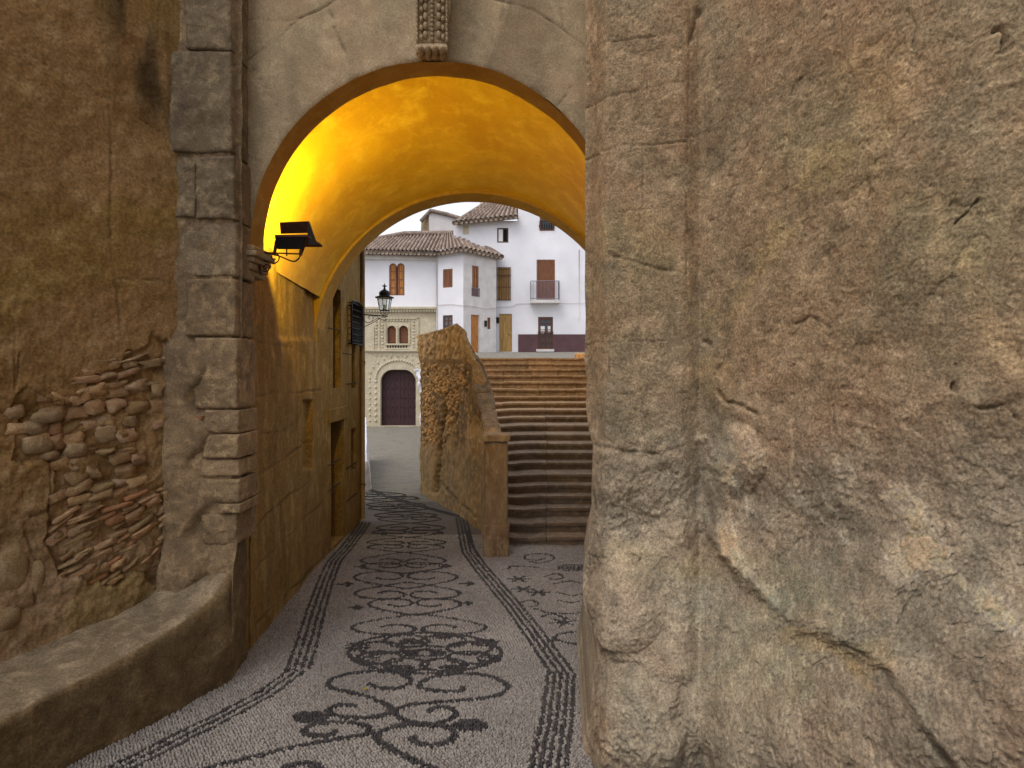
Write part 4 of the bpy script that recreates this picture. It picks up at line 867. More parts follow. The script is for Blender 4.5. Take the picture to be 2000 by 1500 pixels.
# ------------------------------------------------------------------ staircase
stair = thing("stone_staircase", "wide flight of worn stone steps climbing to the plaza", "staircase")
YS = [7.16]; ZS_ = [0.0]
pyr = [1063, 1036, 1007, 983, 961, 940, 916, 897, 878, 860, 842, 825, 811, 797, 784, 773]
for i, py in enumerate(pyr):
    if i: z = .11 * i; ZS_.append(z); YS.append((EYE - z) * F / (py - HY))
YS = [YS[0]] + [y for y in YS[1:]]
for k in range(1, 7): ZS_.append(1.65 + .15 * k); YS.append(YS[15] + .45 * k)
NS = len(ZS_)
for i in range(NS - 1):
    y = YS[i]; z0, z1 = ZS_[i] - .02, ZS_[i + 1]; yb = YS[i + 1] + .25; xl = -.15 - .85 * i / 20; xr = 1.7 + .5 * i / 20; seam = .43 + .02 * i + random.uniform(-.02, .02)
    mb = MB()
    segs = [(xl, seam - .004), (seam + .004, xr)]
    if i > 14: segs = []; x = xl; 
    if i > 14:
        while x < xr - .2: nx = min(xr, x + random.uniform(.5, 1.0)); segs.append((x, nx - .008)); x = nx
    for a, b_ in segs:
        t = random.uniform(.88, 1.1); glow = float(sstep(8, 16, i)); mb.cur = (t * (1.0 + .5 * glow), t * (1 + .22 * glow), t * (.95 - .17 * glow)); n = max(4, int((b_ - a) / .06)); xs = np.linspace(a, b_, n); vs = []; fs = []  # warm light painted into the stone tint, growing towards the upper steps
        dz = random.uniform(-.004, .004) * (2 if i > 14 else 1); dy = random.uniform(-.01, .01) * (3 if i > 14 else 1)
        prof = [(0, z0), (0, z1 - .05), (-.03, z1 - .046), (-.034, z1 - .03), (-.033, z1 - .003), (-.025, z1), (.2, z1), (yb - y, z1)]
        for x in xs:
            wv = .006 * noise.noise(Vector((x * 2.3, i * 5.1, 0))); wz = .003 * noise.noise(Vector((x * 3.1, i * 7.7, 4))) - .022 * math.exp(-((x - (xl + .35)) / .22) ** 2) * (i < 14)
            for k, (py_, pz_) in enumerate(prof): vs.append((x, y + py_ + (wv + dy) * (k < 6) + .006 * noise.noise(Vector((x * 14, i, k))), pz_ + (dz + wz) * (k > 0)))
        m_ = len(prof)
        for p in range(n - 1):
            for k in range(m_ - 1): fs.append((p * m_ + k, (p + 1) * m_ + k, (p + 1) * m_ + k + 1, p * m_ + k + 1))
        fs.append(tuple(range(m_))); fs.append(tuple(reversed(range((n - 1) * m_, n * m_))))
        mb.add(vs, fs)
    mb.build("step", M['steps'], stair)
mb = MB()
for i in range(NS - 1): mb.box(-.15 - .85 * i / 20, 1.7 + .5 * i / 20, YS[i] + .12, YS[i + 1] + .3, -.3, ZS_[i + 1] - .07)
mb.build("stair_core", M['steps'], stair)
# post
ps = thing("stone_post", "square orange brown stone post at the foot of the stairs", "post", loc=(-.2, 6.8, 0))
def pbox(mb, x0, x1, ytop, ybot, Yf, dep):
    a = P(x0, ybot, Yf); b_ = P(x1, ytop, Yf); mb.box(a.x, b_.x, Yf, Yf + dep, a.z, b_.z)
def noisy(o, amp, s, cuts=4):
    md = o.modifiers.new("sub", 'SUBSURF'); md.subdivision_type = 'SIMPLE'; md.levels = cuts; md.render_levels = cuts
    tx = bpy.data.textures.new("rough", 'CLOUDS'); tx.noise_scale = s; tx.noise_depth = 4
    d_ = o.modifiers.new("disp", 'DISPLACE'); d_.texture = tx; d_.strength = amp; d_.mid_level = .5; d_.texture_coords = 'GLOBAL'; return o
mb = MB(); pbox(mb, 946, 991, 862, 1030, 6.66, .30); o = mb.build("shaft", M['post'], ps, bevel=.012); noisy(o, .03, .12)
mb = MB(); pbox(mb, 943, 994, 1026, 1094, 6.63, .36); o = mb.build("base", M['post'], ps, bevel=.015); noisy(o, .03, .12)
mb = MB(); mb.cur = (1.05, 1.1, 1.15); pbox(mb, 942, 996, 850, 863, 6.62, .38); o = mb.build("capstone", M['post'], ps, bevel=.008); noisy(o, .02, .1)
adopt(ps)
# parapet wall between lane and stairs
pw = thing("stair_parapet", "crumbling rubble parapet wall capped with striped stone beside the stairs", "parapet wall")
plan = np.array([(-.335, 6.98), (-.39, 7.4), (-.43, 7.8), (-.62, 8.15), (-.80, 8.6), (-1.15, 9.3), (-1.50, 10.0), (-1.70, 10.4)])
# densify and give the top from the traced silhouette
TOPS = np.array([(820, 656), (835, 652), (862, 646), (885, 638), (896, 636), (905, 649), (912, 682), (918, 712), (925, 748), (936, 798), (941, 825), (948, 852)])
tt = np.linspace(0, 1, 150); Ls = np.concatenate([[0], np.cumsum(np.linalg.norm(np.diff(plan, axis=0), axis=1))]); Ls /= Ls[-1]
pxl = np.interp(tt, Ls, plan[:, 0]); pyl = np.interp(tt, Ls, plan[:, 1]); ppx = CX + F * pxl / pyl
ztop = EYE - (np.interp(ppx, TOPS[:, 0], TOPS[:, 1]) - HY) / F * pyl
v = np.linspace(0, 1, 150); TT, VV = np.meshgrid(np.arange(150), v); BX = pxl[TT]; BY = pyl[TT]; zb_ = -.15; BZ = zb_ + (ztop[TT] - zb_) * VV
B = np.stack([BX, BY, BZ], -1); PXg, PYg = proj(B); n1 = fbgrid(B, 2, 5); n2 = fbgrid(B, 9, 4, 3)
cell = np.array([noise.voronoi(Vector((x * 9, y * 9, z * 13)))[0][0] for x, y, z in B.reshape(-1, 3).tolist()]).reshape(n1.shape)
rough = sstep(700, 725, PYg + 10 * n2) * sstep(880, 820, PYg + .35 * (900 - PXg) * -1 + 30 * n1)
d = .02 * n1 + .012 * n2 + rough * (.05 - .10 * np.minimum(cell, .6) * (1 + .8 * n1)) * .6 - .012 * rough
stri = sstep(712, 700, PYg); d += stri * (.045 + .022 * np.sin((PXg + 6 * n2) * .55 + 2 * np.sin(PXg * .13)))
tone = np.ones(B.shape); sv = np.sin((PXg + 6 * n2) * .55 + 2 * np.sin(PXg * .13)); tone *= (1 + .10 * stri + .30 * stri * sv)[..., None]; tone *= (1 - .5 * rough * sstep(.25, .5, cell))[..., None]
for pts, wd, dp in (([(872, 770), (862, 830), (858, 880), (850, 960)], 4, .09), ([(860, 752), (880, 750)], 5, .05), ([(905, 720), (912, 770)], 3, .03), ([(850, 930), (900, 985), (930, 1010)], 2, .02)):
    dd = seg_dist(PXg + 5 * n2, PYg, pts); g = np.exp(-(dd / wd) ** 2); d -= dp * g; tone *= (1 - .4 * g)[..., None]
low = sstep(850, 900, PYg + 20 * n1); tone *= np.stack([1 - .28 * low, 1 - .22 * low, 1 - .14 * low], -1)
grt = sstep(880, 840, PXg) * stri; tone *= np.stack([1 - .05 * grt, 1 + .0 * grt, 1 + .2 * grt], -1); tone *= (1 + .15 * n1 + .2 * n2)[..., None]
Nw = np.array((-.92, -.38, 0)); V = B + Nw * d[..., None]
sb_ = MB(); Wv = Vector((-.92, -.38, 0)).normalized()
for _ in range(2200):
    k = random.randrange(150); x_, y_ = ppx[k], random.uniform(712, 868)
    if not (822 < x_ < 916 + random.uniform(-14, 10)) or y_ > 868 - (x_ - 822) * .1 + random.uniform(-12, 12): continue
    if 850 < x_ < 872 and 765 < y_ < 860: continue
    ed_ = min(x_ - 818, 925 - x_ - .30 * (y_ - 712), y_ - 700, 880 - y_) / 30.0
    if random.random() > ed_ * (1.0 + .9 * math.sin(x_ * .21) * math.sin(y_ * .17)): continue
    z_ = EYE - (y_ - HY) / F * pyl[k]; s_ = random.uniform(.024, .048); t = random.uniform(.85, 1.35); warm = random.uniform(.8, 1.0)
    sb_.cur = (t * 1.05, t * (.92 + .1 * warm), t * (.72 + .32 * warm)); dr_ = Vector((plan[0][0] * 0 - .38, .92, 0))
    rock_bit(sb_, Vector((pxl[k], pyl[k], z_)) + Wv * random.uniform(-.030, -.008), (dr_.normalized(), Wv, Vector((0, 0, 1))), (s_ * 1.5, s_ * .9, s_ * random.uniform(.6, 1)), random.uniform(0, 99), .6, .5)
sb_.build("wall_stones", M['para'], pw, True)
rows = [V]; thick = np.array((.92, .30, 0))[None] * np.interp(ppx, [820, 880, 900, 912, 925, 948], [.30, .16, .05, .10, .20, .24])[:, None]
crown = [V[-1] + thick * q + np.array([0, 0, 1]) * (.03 * math.sin(math.pi * q)) + .012 * np.stack([n2[-1] * 0, n2[-1] * 0, np.roll(n2[-1], int(q * 20))], -1) for q in np.linspace(.08, 1, 9)]
back = V[-1] + thick; bk = back.copy(); bk[:, 2] = -.15
V2 = np.concatenate([V, np.array(crown), bk[None]], 0); t2 = np.concatenate([tone, np.ones((10, 150, 3)) * np.array((.85, .86, .9))], 0)
k_end = V2.shape[0]
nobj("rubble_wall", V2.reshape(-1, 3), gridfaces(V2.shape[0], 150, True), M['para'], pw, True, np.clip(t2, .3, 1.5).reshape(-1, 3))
mb = MB(); e0 = V[:, -1]; 
vs = [tuple(p) for p in e0] + [tuple(np.array(p) + thick[-1]) for p in e0]; n = len(e0); mb.add(vs, [(i, i + 1, n + i + 1, n + i) for i in range(n - 1)]); mb.build("end_face", M['para'], pw, True)
cp = MB()
path = [(950, 856, 7.0, 30), (945, 828, 7.25, 31), (940, 800, 7.6, 32), (931, 768, 7.9, 36), (922, 738, 8.1, 36), (914, 712, 8.25, 34), (908, 690, 8.4, 24), (904, 668, 8.55, 15), (901, 648, 8.65, 10)]
for (x0, y0, d0, w0), (x1, y1, d1, w1_) in zip(path[:-1], path[1:]):
    t = random.uniform(.8, 1.05); cp.cur = (t, t * .98, t)
    a0, a1 = P(x0 - 3, y0 - 3, d0), P(x1 - 3, y1 - 3, d1); tk0, tk1 = Vector((w0 * d0 / F, .06, -.01)), Vector((w1_ * d1 / F, .06, -.01)); dn = Vector((.01, 0, -.12))
    cp.hexa([a0 + dn, a0 + tk0 + dn, a1 + tk1 + dn, a1 + dn, a0, a0 + tk0, a1 + tk1, a1])
o = cp.build("coping", M['quoin'], pw, bevel=.03); noisy(o, .05, .15, 3)
# side wall right of the stairs + top corner block
tag(struct(nobj("tmp", [(0, 0, 0)], [], M['steps'])), "x", "x"); bpy.data.objects.remove(bpy.data.objects["tmp"])
sw = thing("stair_side_wall", "stone side wall along the right edge of the stairs", "wall"); mb = MB()
mb.hexa([(1.62, 6.7, -.3), (2.9, 6.7, -.3), (3.4, 15.4, -.3), (2.25, 15.4, -.3), (1.62, 6.7, 1.2), (2.9, 6.7, 1.2), (3.4, 15.4, 3.0), (2.25, 15.4, 3.0)]); mb.build("wall_body", M['steps'], sw)
mb = MB(); mb.cur = (1.2, 1.0, .8); a = P(1127, 712, 15.0); b_ = P(1150, 690, 15.0); mb.box(a.x, b_.x + .3, 15.0, 15.5, a.z - .1, b_.z); noisy(mb.build("corner_block", M['para'], sw, bevel=.03), .08, .2, 3)
# plaza
def pz(x, y): return 2.555 + (y - YS[-1]) * .0475
sheet("plaza", np.linspace(-2.2, 26, 60), np.linspace(YS[-1] + .02, 36, 60), pz, M['lane'], .01, 1)
mb = MB(); mb.box(-2.2, 26, YS[-1] + .1, 35.9, -1.5, 2.4); 
o = mb.build("plaza_ground", M['lane']); struct(o)
# white low wall at the lane's left
wl = MB(); A0, A1 = (-2.70, 10.7), (-3.75, 14.2)
prof = [((-2.66, 10.6), -.1, .50), ((-2.80, 11.1), -.1, .62), ((-3.15, 12.4), -.12, .86), ((-3.72, 14.6), -.15, 1.0)]
for (p0, b0, t0), (p1, b1, t1) in zip(prof[:-1], prof[1:]): wl.hexa([(p0[0] - .35, p0[1], b0), (p0[0] + .02, p0[1], b0), (p1[0] + .02, p1[1], b1), (p1[0] - .35, p1[1], b1), (p0[0] - .28, p0[1], t0), (p0[0] - .06, p0[1], t0), (p1[0] - .06, p1[1], t1), (p1[0] - .28, p1[1], t1)])
tag(noisy(wl.build("low_wall", M['white']), .12, .4, 3), "low whitewashed wall at the lane's left edge", "wall")

# ------------------------------------------------------------------ far houses
# carved stone facade with white upper storey
ha = thing("carved_house", "house with carved stone ground floor and whitewashed upper storey", "house")
FA = Facade(P(660, 0, 26)[:2], P(853, 0, 26)[:2])
u852, zt_ = FA.uz(853, 489); _, zc1 = FA.uz(780, 600)
win = FA.rect((760, 514, 790, 577)); FA.wall("upper_wall", M['white'], ha, 0, FA.L, zc1, zt_ - .06, [win], .18, .03)
dr = FA.rect((743, 722, 812, 832)); w1 = FA.rect((756, 636, 773, 671)); w2 = FA.rect((779, 636, 797, 671))
bal = [FA.rect((756 + k * 5.2, 675, 759 + k * 5.2, 679)) for k in range(8)]
FA.wall("carved_wall", M['carved'], ha, 0, FA.L + .0, -.5, zc1, [dr, w1, w2], .3, .02)
def arched(F_, r, par, name, frame, pane, dep):
    o = window(F_, r, par, frame, pane, .06, dep, (1, 3), name); return o
window(FA, (win[0], (win[0] + win[1]) / 2 - .03, win[2], win[3]), ha, M['brown'], M['orange'], .07, .10, (0, 3), "window"); window(FA, ((win[0] + win[1]) / 2 + .03, win[1], win[2], win[3]), ha, M['brown'], M['orange'], .07, .10, (0, 3), "window")
def spandrel(F_, r, mat, par, n0, n1, k=8, rad=None, name="arch_head"):
    u0, u1, z0, z1 = r; h = rad or (u1 - u0) / 2; mb = MB(); um = (u0 + u1) / 2
    for sg, ue in ((-1, u0), (1, u1)):
        prev = None
        for i in range(k + 1):
            a = math.pi / 2 * i / k; cu = ue - sg * (h - h * math.cos(a)) ; cz = z1 - h + h * math.sin(a)
            if prev:
                (pu, pz_) = prev; q = [(pu, pz_), (cu, cz), (cu, z1 + .002), (pu, z1 + .002)]
                vs = [F_.pt(*p, n1) for p in q] + [F_.pt(*p, n0) for p in q]; mb.add(vs, [(0, 1, 2, 3), (7, 6, 5, 4), (0, 4, 5, 1)])
            prev = (cu, cz)
    return mb.build(name, mat, par)
um = (win[0] + win[1]) / 2
spandrel(FA, (win[0], um, win[2], win[3]), M['white'], ha, -.12, .004); spandrel(FA, (um, win[1], win[2], win[3]), M['white'], ha, -.12, .004)
for w_ in (w1, w2):
    window(FA, w_, ha, M['dkbrown'], M['brown'], .05, .2, (0, 0), "window", slats=9); spandrel(FA, w_, M['carved'], ha, -.28, .005)
spandrel(FA, dr, M['carved'], ha, -.28, .006, rad=.55)
# panelled double door
mb = MB(); um = (dr[0] + dr[1]) / 2; FA.box(mb, dr[0], dr[1], dr[2], dr[3], -.33, -.27)
for k in range(2):
    a = dr[0] + (um - dr[0]) * k * 1.0 + (.02 if k else 0); b_ = um - .02 if k == 0 else dr[1]; a = dr[0] if k == 0 else um + .02
    for j in range(6):
        z = dr[2] + (dr[3] - dr[2]) * j / 6; FA.box(mb, a + .06, b_ - .06, z + .03, z + .06, -.27, -.245); FA.box(mb, a, b_, z - .03, z + .03, -.27, -.25)
    for j in range(5): u = a + (b_ - a) * (j) / 4; FA.box(mb, u - .02, u + .02, dr[2], dr[3], -.268, -.252)
do = mb.build("door", M['oxblood'], ha)
mb = MB(); 
for j in range(6):
    for k in range(8): blobm(mb, FA.pt(dr[0] + (dr[1] - dr[0]) * (k + .5) / 8, dr[2] + (dr[3] - dr[2]) * j / 6, -.24), (.018, .018, .018), 6, 3)
mb.build("studs", M['iron'], do)
# relief of the carved front
mb = MB()
def strip(px0, py0, px1, py1, n=.05): r = FA.rect((px0, py0, px1, py1)); FA.box(mb, max(r[0], 0), r[1], r[2], r[3], -.01, n)
strip(660, 600, 853, 604, .22); strip(660, 604, 853, 607, .14); strip(660, 683, 845, 686, .12); strip(660, 686, 845, 688, .07)
for k in range(28): strip(703 + k * 5.4, 607, 706 + k * 5.4, 610, .16)
for r in ((739, 621, 742, 683), (815, 621, 818, 683), (739, 621, 818, 623), (752, 630, 754, 672), (799, 630, 801, 672), (752, 671, 801, 674), (752, 680, 801, 682), (775, 636, 777, 671), (729, 640, 731, 683)): strip(*r, .06)
mb.build("cornice", M['carved'], ha)
mb = MB()
def bump_at(px, py, s=.06): u, z = FA.uz(px, py); blobm(mb, FA.pt(u, z, .01), (s, .05, s), 6, 4)
for k in range(9):
    for x in (747, 808, 735): bump_at(x, 628 + k * 6.2, .07 if k % 2 else .05)
for k in range(9): bump_at(752 + k * 6, 626, .06)
for k in range(25):
    a = math.pi * k / 24; bump_at(778 - 44 * math.cos(a), 738 - 34 * math.sin(a), .07)
    if k % 2 == 0: bump_at(778 - 56 * math.cos(a), 738 - 42 * math.sin(a), .05)
for k in range(8): bump_at(734, 745 + k * 11, .07); bump_at(722, 745 + k * 11, .05)
for k in range(10): bump_at(735 + k * 10, 694, .05)
for k in range(8):
    r = bal[k]; FA.box(mb, r[0], r[1], r[2], r[3], .0, .03)
mb.build("carved_ornament", M['carved'], ha, True)
mb = MB(); 
for k in range(8): r = bal[k]; FA.box(mb, r[0], r[1], r[2], r[3], .031, .036)  # raised black plates stand in for the shade between balusters
mb.build("balustrade_gap_shade", M['void'], ha)
mb = MB(); r0 = FA.uz(853, 0)[0]; FA.box(mb, 0, FA.L, -.5, zt_, -7, -.4); mb.build("house_body", M['dark'], ha)
# corner house
hb_ = thing("corner_house", "white corner house with three windows and a brown door", "house")
FC = Facade(P(853, 0, 25.9)[:2], P(905, 0, 25.4)[:2]); FD = Facade(P(905, 0, 25.4)[:2], P(969, 0, 26.95)[:2])
zbase = 0.0; ze = FC.uz(905, 488)[1]
wa, wb = FC.rect((865, 526, 884, 561)), FC.rect((865, 616, 884, 646)); FC.wall("front_wall", M['white'], hb_, 0, FC.L, -.5, ze + .1, [wa, wb], .15, .02)
window(FC, wa, hb_, M['brown'], M['brown'], .07, .08, (1, 0), slats=12); window(FC, wb, hb_, M['dkbrown'], M['greywin'], .07, .08, (1, 2))
wc, wd_, we = FD.rect((922, 518, 935, 580)), FD.rect((920, 614, 936, 692)), FD.rect((952, 620, 958, 643))
FD.wall("side_wall", M['white2'], hb_, 0, FD.L, 2.4, ze + .1, [wc, wd_, we], .15, .02)
window(FD, wc, hb_, M['brown'], M['orange'], .08, .08, (1, 2)); door(FD, wd_, hb_, M['orange'], .08, 5); window(FD, we, hb_, M['brown'], M['brown'], .03, .08, (0, 0), slats=4)
mb = MB(); r = FD.rect((920, 519, 935, 516)); 
for (px0, px1, py0, py1) in ((946, 950, 626, 638),): r = FD.rect((px0, py0, px1, py1)); FD.box(mb, *r, 0.0, .05)
mb.build("plaque", M['dark'], hb_)
mb = MB(); r = FD.rect((921, 562, 936, 580)); nb = 6
for k in range(nb + 1): u = r[0] + (r[1] - r[0]) * k / nb; FD.box(mb, u - .01, u + .01, r[2], r[3], .02, .04)
FD.box(mb, r[0], r[1], r[3] - .02, r[3] + .02, .018, .045); mb.build("window_rail", M['rail'], hb_)
mb = MB()
def cable(F_, pts, r_=.012): mb.tube([F_.pt(*F_.uz(*p), .03) for p in pts], r_, 4)
cable(FC, [(856, 596), (880, 594), (905, 597)]); cable(FD, [(905, 597), (925, 598), (945, 603), (967, 601)]); mb.tube([FC.pt(.02, .0, .03), FC.pt(.02, ze, .03)], .03, 6); mb.build("cable", M['white2'], hb_, True)
# roof over both: eaves from photo, ridge set back
e0, e1, e2, e3 = P(690, 492, 25.6), P(853, 496, 25.6), P(905, 487, 25.0), P(981, 504, 27.0)
r0_, r1_ = P(700, 462, 29), P(790, 455, 30); r2_ = P(885, 455, 29.6)
rf = roof("roof", (e0, e1, P(870, 456, 29.8), P(725, 470, 29.6)), ha, 21, 9, .17); 
rf2 = roof("roof", (e1 + Vector((.0, .0, .0)), e2, P(887, 456, 28.8), P(868, 456, 29.7)), hb_, 6, 9, .16)
rf3 = roof("roof", (e2, e3, P(960, 490, 29.0), P(887, 456, 28.8)), hb_, 9, 8, .16)
tile_ends(rf, e0, e1, 21); tile_ends(rf2, e1, e2, 6); tile_ends(rf3, e2, e3, 9)
mb = MB(); mb.tube([P(700, 473, 29), P(790, 456, 29.7), P(885, 455, 28.9)], .13, 8); mb.tube([P(885, 455, 28.9), P(935, 475, 27.8), P(960, 489, 27.6), P(981, 502, 27.1)], .12, 8); mb.build("ridge_tiles", M['tile'], rf2, True)
mb = MB(); mb.hexa([e0 + Vector((0, .15, -.25)), e1 + Vector((0, .3, -.25)), e1 + Vector((0, .3, -.06)), e0 + Vector((0, .15, -.06))] + [p + Vector((0, .4, 0)) for p in (e0 + Vector((0, .15, -.25)), e1 + Vector((0, .3, -.25)), e1 + Vector((0, .3, -.06)), e0 + Vector((0, .15, -.06)))])
mb.build("eave_cornice", M['white2'], ha)
mb = MB(); q = FC.pt(0, 0, -.35); q2 = FC.pt(FC.L, 0, -.35); q3 = FD.pt(FD.L, 0, -.3); mb.hexa([(q[0], q[1], 2.4), (q2[0], q2[1] + .2, 2.4), (q3[0], q3[1] + .3, 2.4), (q[0], q[1] + 4, 2.4), (q[0], q[1], ze), (q2[0], q2[1] + .2, ze), (q3[0], q3[1] + .3, ze), (q[0], q[1] + 4, ze)]); mb.build("house_body", M['dark'], hb_)
# tall house
hc = thing("tall_house", "tall white house with a balcony and maroon painted base", "house")
YC = 27.6; FE = Facade(P(886, 0, YC)[:2], P(1300, 0, YC)[:2])
zlow = FE.uz(900, 437)[1]; zhigh = FE.uz(1000, 340)[1]; u1010 = FE.uz(1012, 0)[0]; zb = 2.6; zd = FE.uz(1012, 653)[1]
hs_ = dict(small=FE.rect((971, 445, 993, 474)), topw=FE.rect((1054, 424, 1082, 451)), och=FE.rect((972, 522, 997, 587)), bdoor=FE.rect((1048, 507, 1084, 590)), door1=FE.rect((975, 613, 1000, 687)), door2=FE.rect((1051, 619, 1080, 682)))
FE.wall("left_wall", M['white'], hc, 0, u1010, zb, zlow + .15, [hs_['small'], hs_['och'], hs_['door1']], .18, .03)
FE.wall("right_wall", M['white'], hc, u1010, FE.L, zb, zhigh, [hs_['topw'], hs_['bdoor'], hs_['door2']], .18, .03)
def shifted(F_, n): 
    G_ = Facade((0, 0), (1, 0)); G_.A = F_.A + F_.n * n; G_.d = F_.d; G_.n = F_.n; G_.L = F_.L; return G_
o = window(FE, hs_['small'], hc, M['dkbrown'], M['void'], .07, .08, (1, 0)); mb = MB(); r = hs_['small']; FE.box(mb, r[0] + .07, (r[0] + r[1]) / 2, r[2] + .07, r[3] - .07, -.07, -.03); mb.build("shutter", M['paper'], o)
window(FE, hs_['topw'], hc, M['brown'], M['greywin'], .08, .06, (0, 0)); 
mb = MB(); r = hs_['topw']
FE.box(mb, r[0], r[1], r[2] + .45, r[2] + .49, .04, .07)
for k in range(7): u = r[0] + (r[1] - r[0]) * k / 6; FE.box(mb, u - .012, u + .012, r[2] + .02, r[2] + .47, .04, .06)
for k in range(6):
    u = r[0] + (r[1] - r[0]) * (k + .5) / 6; mb.tube([FE.pt(u + .09 * math.cos(a), r[2] + .23 + .12 * math.sin(a), .05) for a in np.linspace(0, 2 * math.pi, 10)[:-1]], .012, 4, True)
mb.build("window_rail", M['iron'], hc)
o = window(FE, hs_['och'], hc, M['ochre'], M['ochre'], .09, .06, (1, 3)); mb = MB(); r = hs_['och']
for k in range(8): u = r[0] + (r[1] - r[0]) * k / 7; FE.box(mb, u - .011, u + .011, r[2], r[3], .05, .07)
for z in (r[2] + .03, r[2] + (r[3] - r[2]) * .4, r[2] + (r[3] - r[2]) * .75, r[3] - .04): FE.box(mb, r[0] - .03, r[1] + .03, z - .015, z + .015, .045, .075)
mb.build("grille", M['dkbrown'], o)
window(FE, hs_['bdoor'], hc, M['brown'], M['brown'], .07, .06, (0, 0), "balcony_door", slats=34)
door(FE, hs_['door1'], hc, M['ochre'], .06, 4)
o = window(FE, hs_['door2'], hc, M['dkbrown'], M['greywin'], .12, .06, (1, 4), "door"); mb = MB(); 
for r in ((1056, 637, 1064, 651), (1070, 637, 1078, 650)): r = FE.rect(r); FE.box(mb, *r, -.03, -.02)
mb.build("notice", M['paper'], o)
mb = MB(); r = hs_['door2']; FE.box(mb, r[0] - .1, r[1] + .05, r[2] - .12, r[2], -.1, .12); FE.box(mb, *FE.rect((968, 688, 1003, 692)), .0, .12); mb.build("threshold", M['white2'], hc)
mb = MB(); r = hs_['door2']
for k in range(8): u = r[0] + (r[1] - r[0]) * k / 7; FE.box(mb, u - .012, u + .012, r[2], r[2] + .85, .02, .045)
FE.box(mb, r[0], r[1], r[2] + .83, r[2] + .87, .018, .05); mb.build("low_grille", M['dkbrown'], o)
r = hs_['door2']; mb = MB(); 
for (a, b_) in ((u1010, r[0]), (r[1], FE.L)): FE.box(mb, a, b_, zb, zd, .001, .035)
mb.build("dado", M['dado'], hc)
bl = MB(); r = FE.rect((1035, 588, 1092, 594)); FE.box(bl, *r, .0, .55); bo = bl.build("balcony", M['white2'], hc)
mb = MB(); z0, z1 = r[3], FE.uz(1040, 552)[1]; u0, u1 = r[0] + .03, r[1] - .03
for k in range(22): u = u0 + (u1 - u0) * k / 21; mb.tube([FE.pt(u, z0, .5), FE.pt(u, z1, .5)], .010, 4)
for k in range(7): n_ = .5 * k / 6; mb.tube([FE.pt(u0, z0, n_), FE.pt(u0, z1, n_)], .010, 4); mb.tube([FE.pt(u1, z0, n_), FE.pt(u1, z1, n_)], .010, 4)
for z in (z0 + .06, z1): mb.tube([FE.pt(u0, z, 0), FE.pt(u0, z, .5), FE.pt(u1, z, .5), FE.pt(u1, z, 0)], .018, 5)
mb.build("railing", M['rail'], bo)
mb = MB(); cable(FE, [(968, 600), (1000, 599), (1013, 593), (1100, 592), (1150, 592)]); mb.tube([FE.pt(*FE.uz(1131, 488), .03), FE.pt(*FE.uz(1131, 625), .03)], .02, 5); mb.build("cable", M['white2'], hc, True)
mb = MB(); r = FE.rect((969, 620, 975, 631)); FE.box(mb, *r, 0, .06); mb.build("plaque", M['dark'], hc)
mb = MB(); r = FE.rect((904, 441, 916, 458)); FE.box(mb, *r, -.02, .02); mb.build("bare_patch", M['carved'], hc)
mb = MB(); FE.box(mb, .1, FE.L, zb, zlow, -8, -.4); FE.box(mb, u1010, FE.L, zlow + .1, zhigh, -8, -.2); mb.build("house_body", M['white2'], hc)
a, b_ = P(887, 436, 27.2), P(1012, 424, 27.2); rc_ = roof("roof", (a, b_, P(1012, 392, 30.2), P(950, 396, 30.4)), hc, 13, 8, .15); tile_ends(rc_, a, b_, 13)
mb = MB(); mb.tube([a, P(950, 396, 30.4), P(1012, 392, 30.2)], .12, 8); mb.build("ridge_tiles", M['tile'], rc_, True)
mb = MB(); q0, q1 = P(937, 418, 30.0), P(955, 392, 30.0); mb.box(q0.x, q1.x, 30.0, 30.6, q0.z, q1.z); mb.build("chimney", M['white2'], rc_)
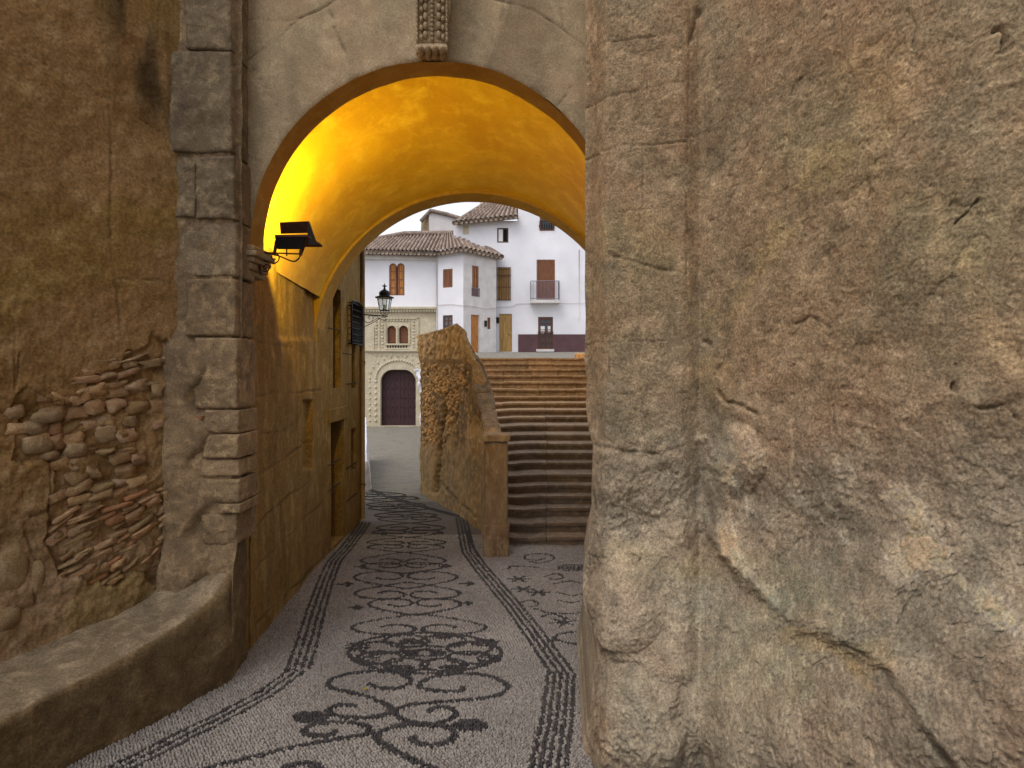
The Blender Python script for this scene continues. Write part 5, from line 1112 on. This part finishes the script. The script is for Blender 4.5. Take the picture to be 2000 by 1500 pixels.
# gabled house behind
hd = thing("gabled_house", "small white gabled house end seen behind the lower roofs", "house")
mb = MB(); q = [P(838, 470, 31), P(905, 470, 31), P(905, 428, 31), P(872, 418, 31), P(842, 412, 31), P(838, 420, 31)]
vs = q + [p + Vector((-.4, 3, 0)) for p in q]; n = len(q); mb.add(vs, [tuple(range(n)), tuple(reversed(range(n, 2 * n)))] + [(i, (i + 1) % n, n + (i + 1) % n, n + i) for i in range(n)]); mb.build("gable_wall", M['white2'], hd)
mb = MB(); q = [P(821, 470, 31.6), P(838, 470, 31.02), P(838, 420, 31.02), P(823, 432, 31.6)]; mb.hexa([q[0], q[1], q[1] + Vector((0, .5, 0)), q[0] + Vector((0, .5, 0)), q[3], q[2], q[2] + Vector((0, .5, 0)), q[3] + Vector((0, .5, 0))]); mb.build("side_wall", M['quoin'], hd)
mb = MB(); mb.tube([P(822, 432, 31.2), P(841, 411, 30.9), P(872, 418, 30.9), P(898, 426, 30.9)], .11, 8); mb.build("verge_tiles", M['tile'], hd, True)
mb = MB(); 
# ragged white plaster pier beside the carved door
vs = []
pp = [(812, 722), (818, 735), (822, 760), (825, 790), (824, 832)]
for (x0, y0), (x1, y1) in zip(pp[:-1], pp[1:]): mb.hexa([P(x0 - 2, y0, 25.6), P(x0 + 14, y0, 25.6), P(x0 + 14, y0, 25.95), P(x0 - 2, y0, 25.95), P(x1 - 4, y1, 25.6), P(x1 + 14, y1, 25.6), P(x1 + 14, y1, 25.95), P(x1 - 4, y1, 25.95)])
noisy(mb.build("plaster_edge", M['white'], ha), .25, .3, 3)

# a dry leaf on the paving
g_ = G(712, 1352); mb = MB(); vs = []
for k in range(9):
    t = k / 8; wv = .012 * math.sin(math.pi * t) ** .7
    for sg in (-1, 0, 1): vs.append((g_[0] + .045 * (t - .5) + sg * wv * .4, g_[1] + sg * wv + .01 * (t - .5), zg(g_[1]) + .012 + (.006 * abs(sg)) + .006 * math.sin(3 * t)))
mb.add(vs, [(k * 3 + j, k * 3 + j + 1, k * 3 + j + 4, k * 3 + j + 3) for k in range(8) for j in (0, 1)])
tag(mb.build("fallen_leaf", plain("dry_leaf", (150, 130, 52), .7), None, True), "small dry yellowish leaf lying on the pebble mosaic", "leaf")
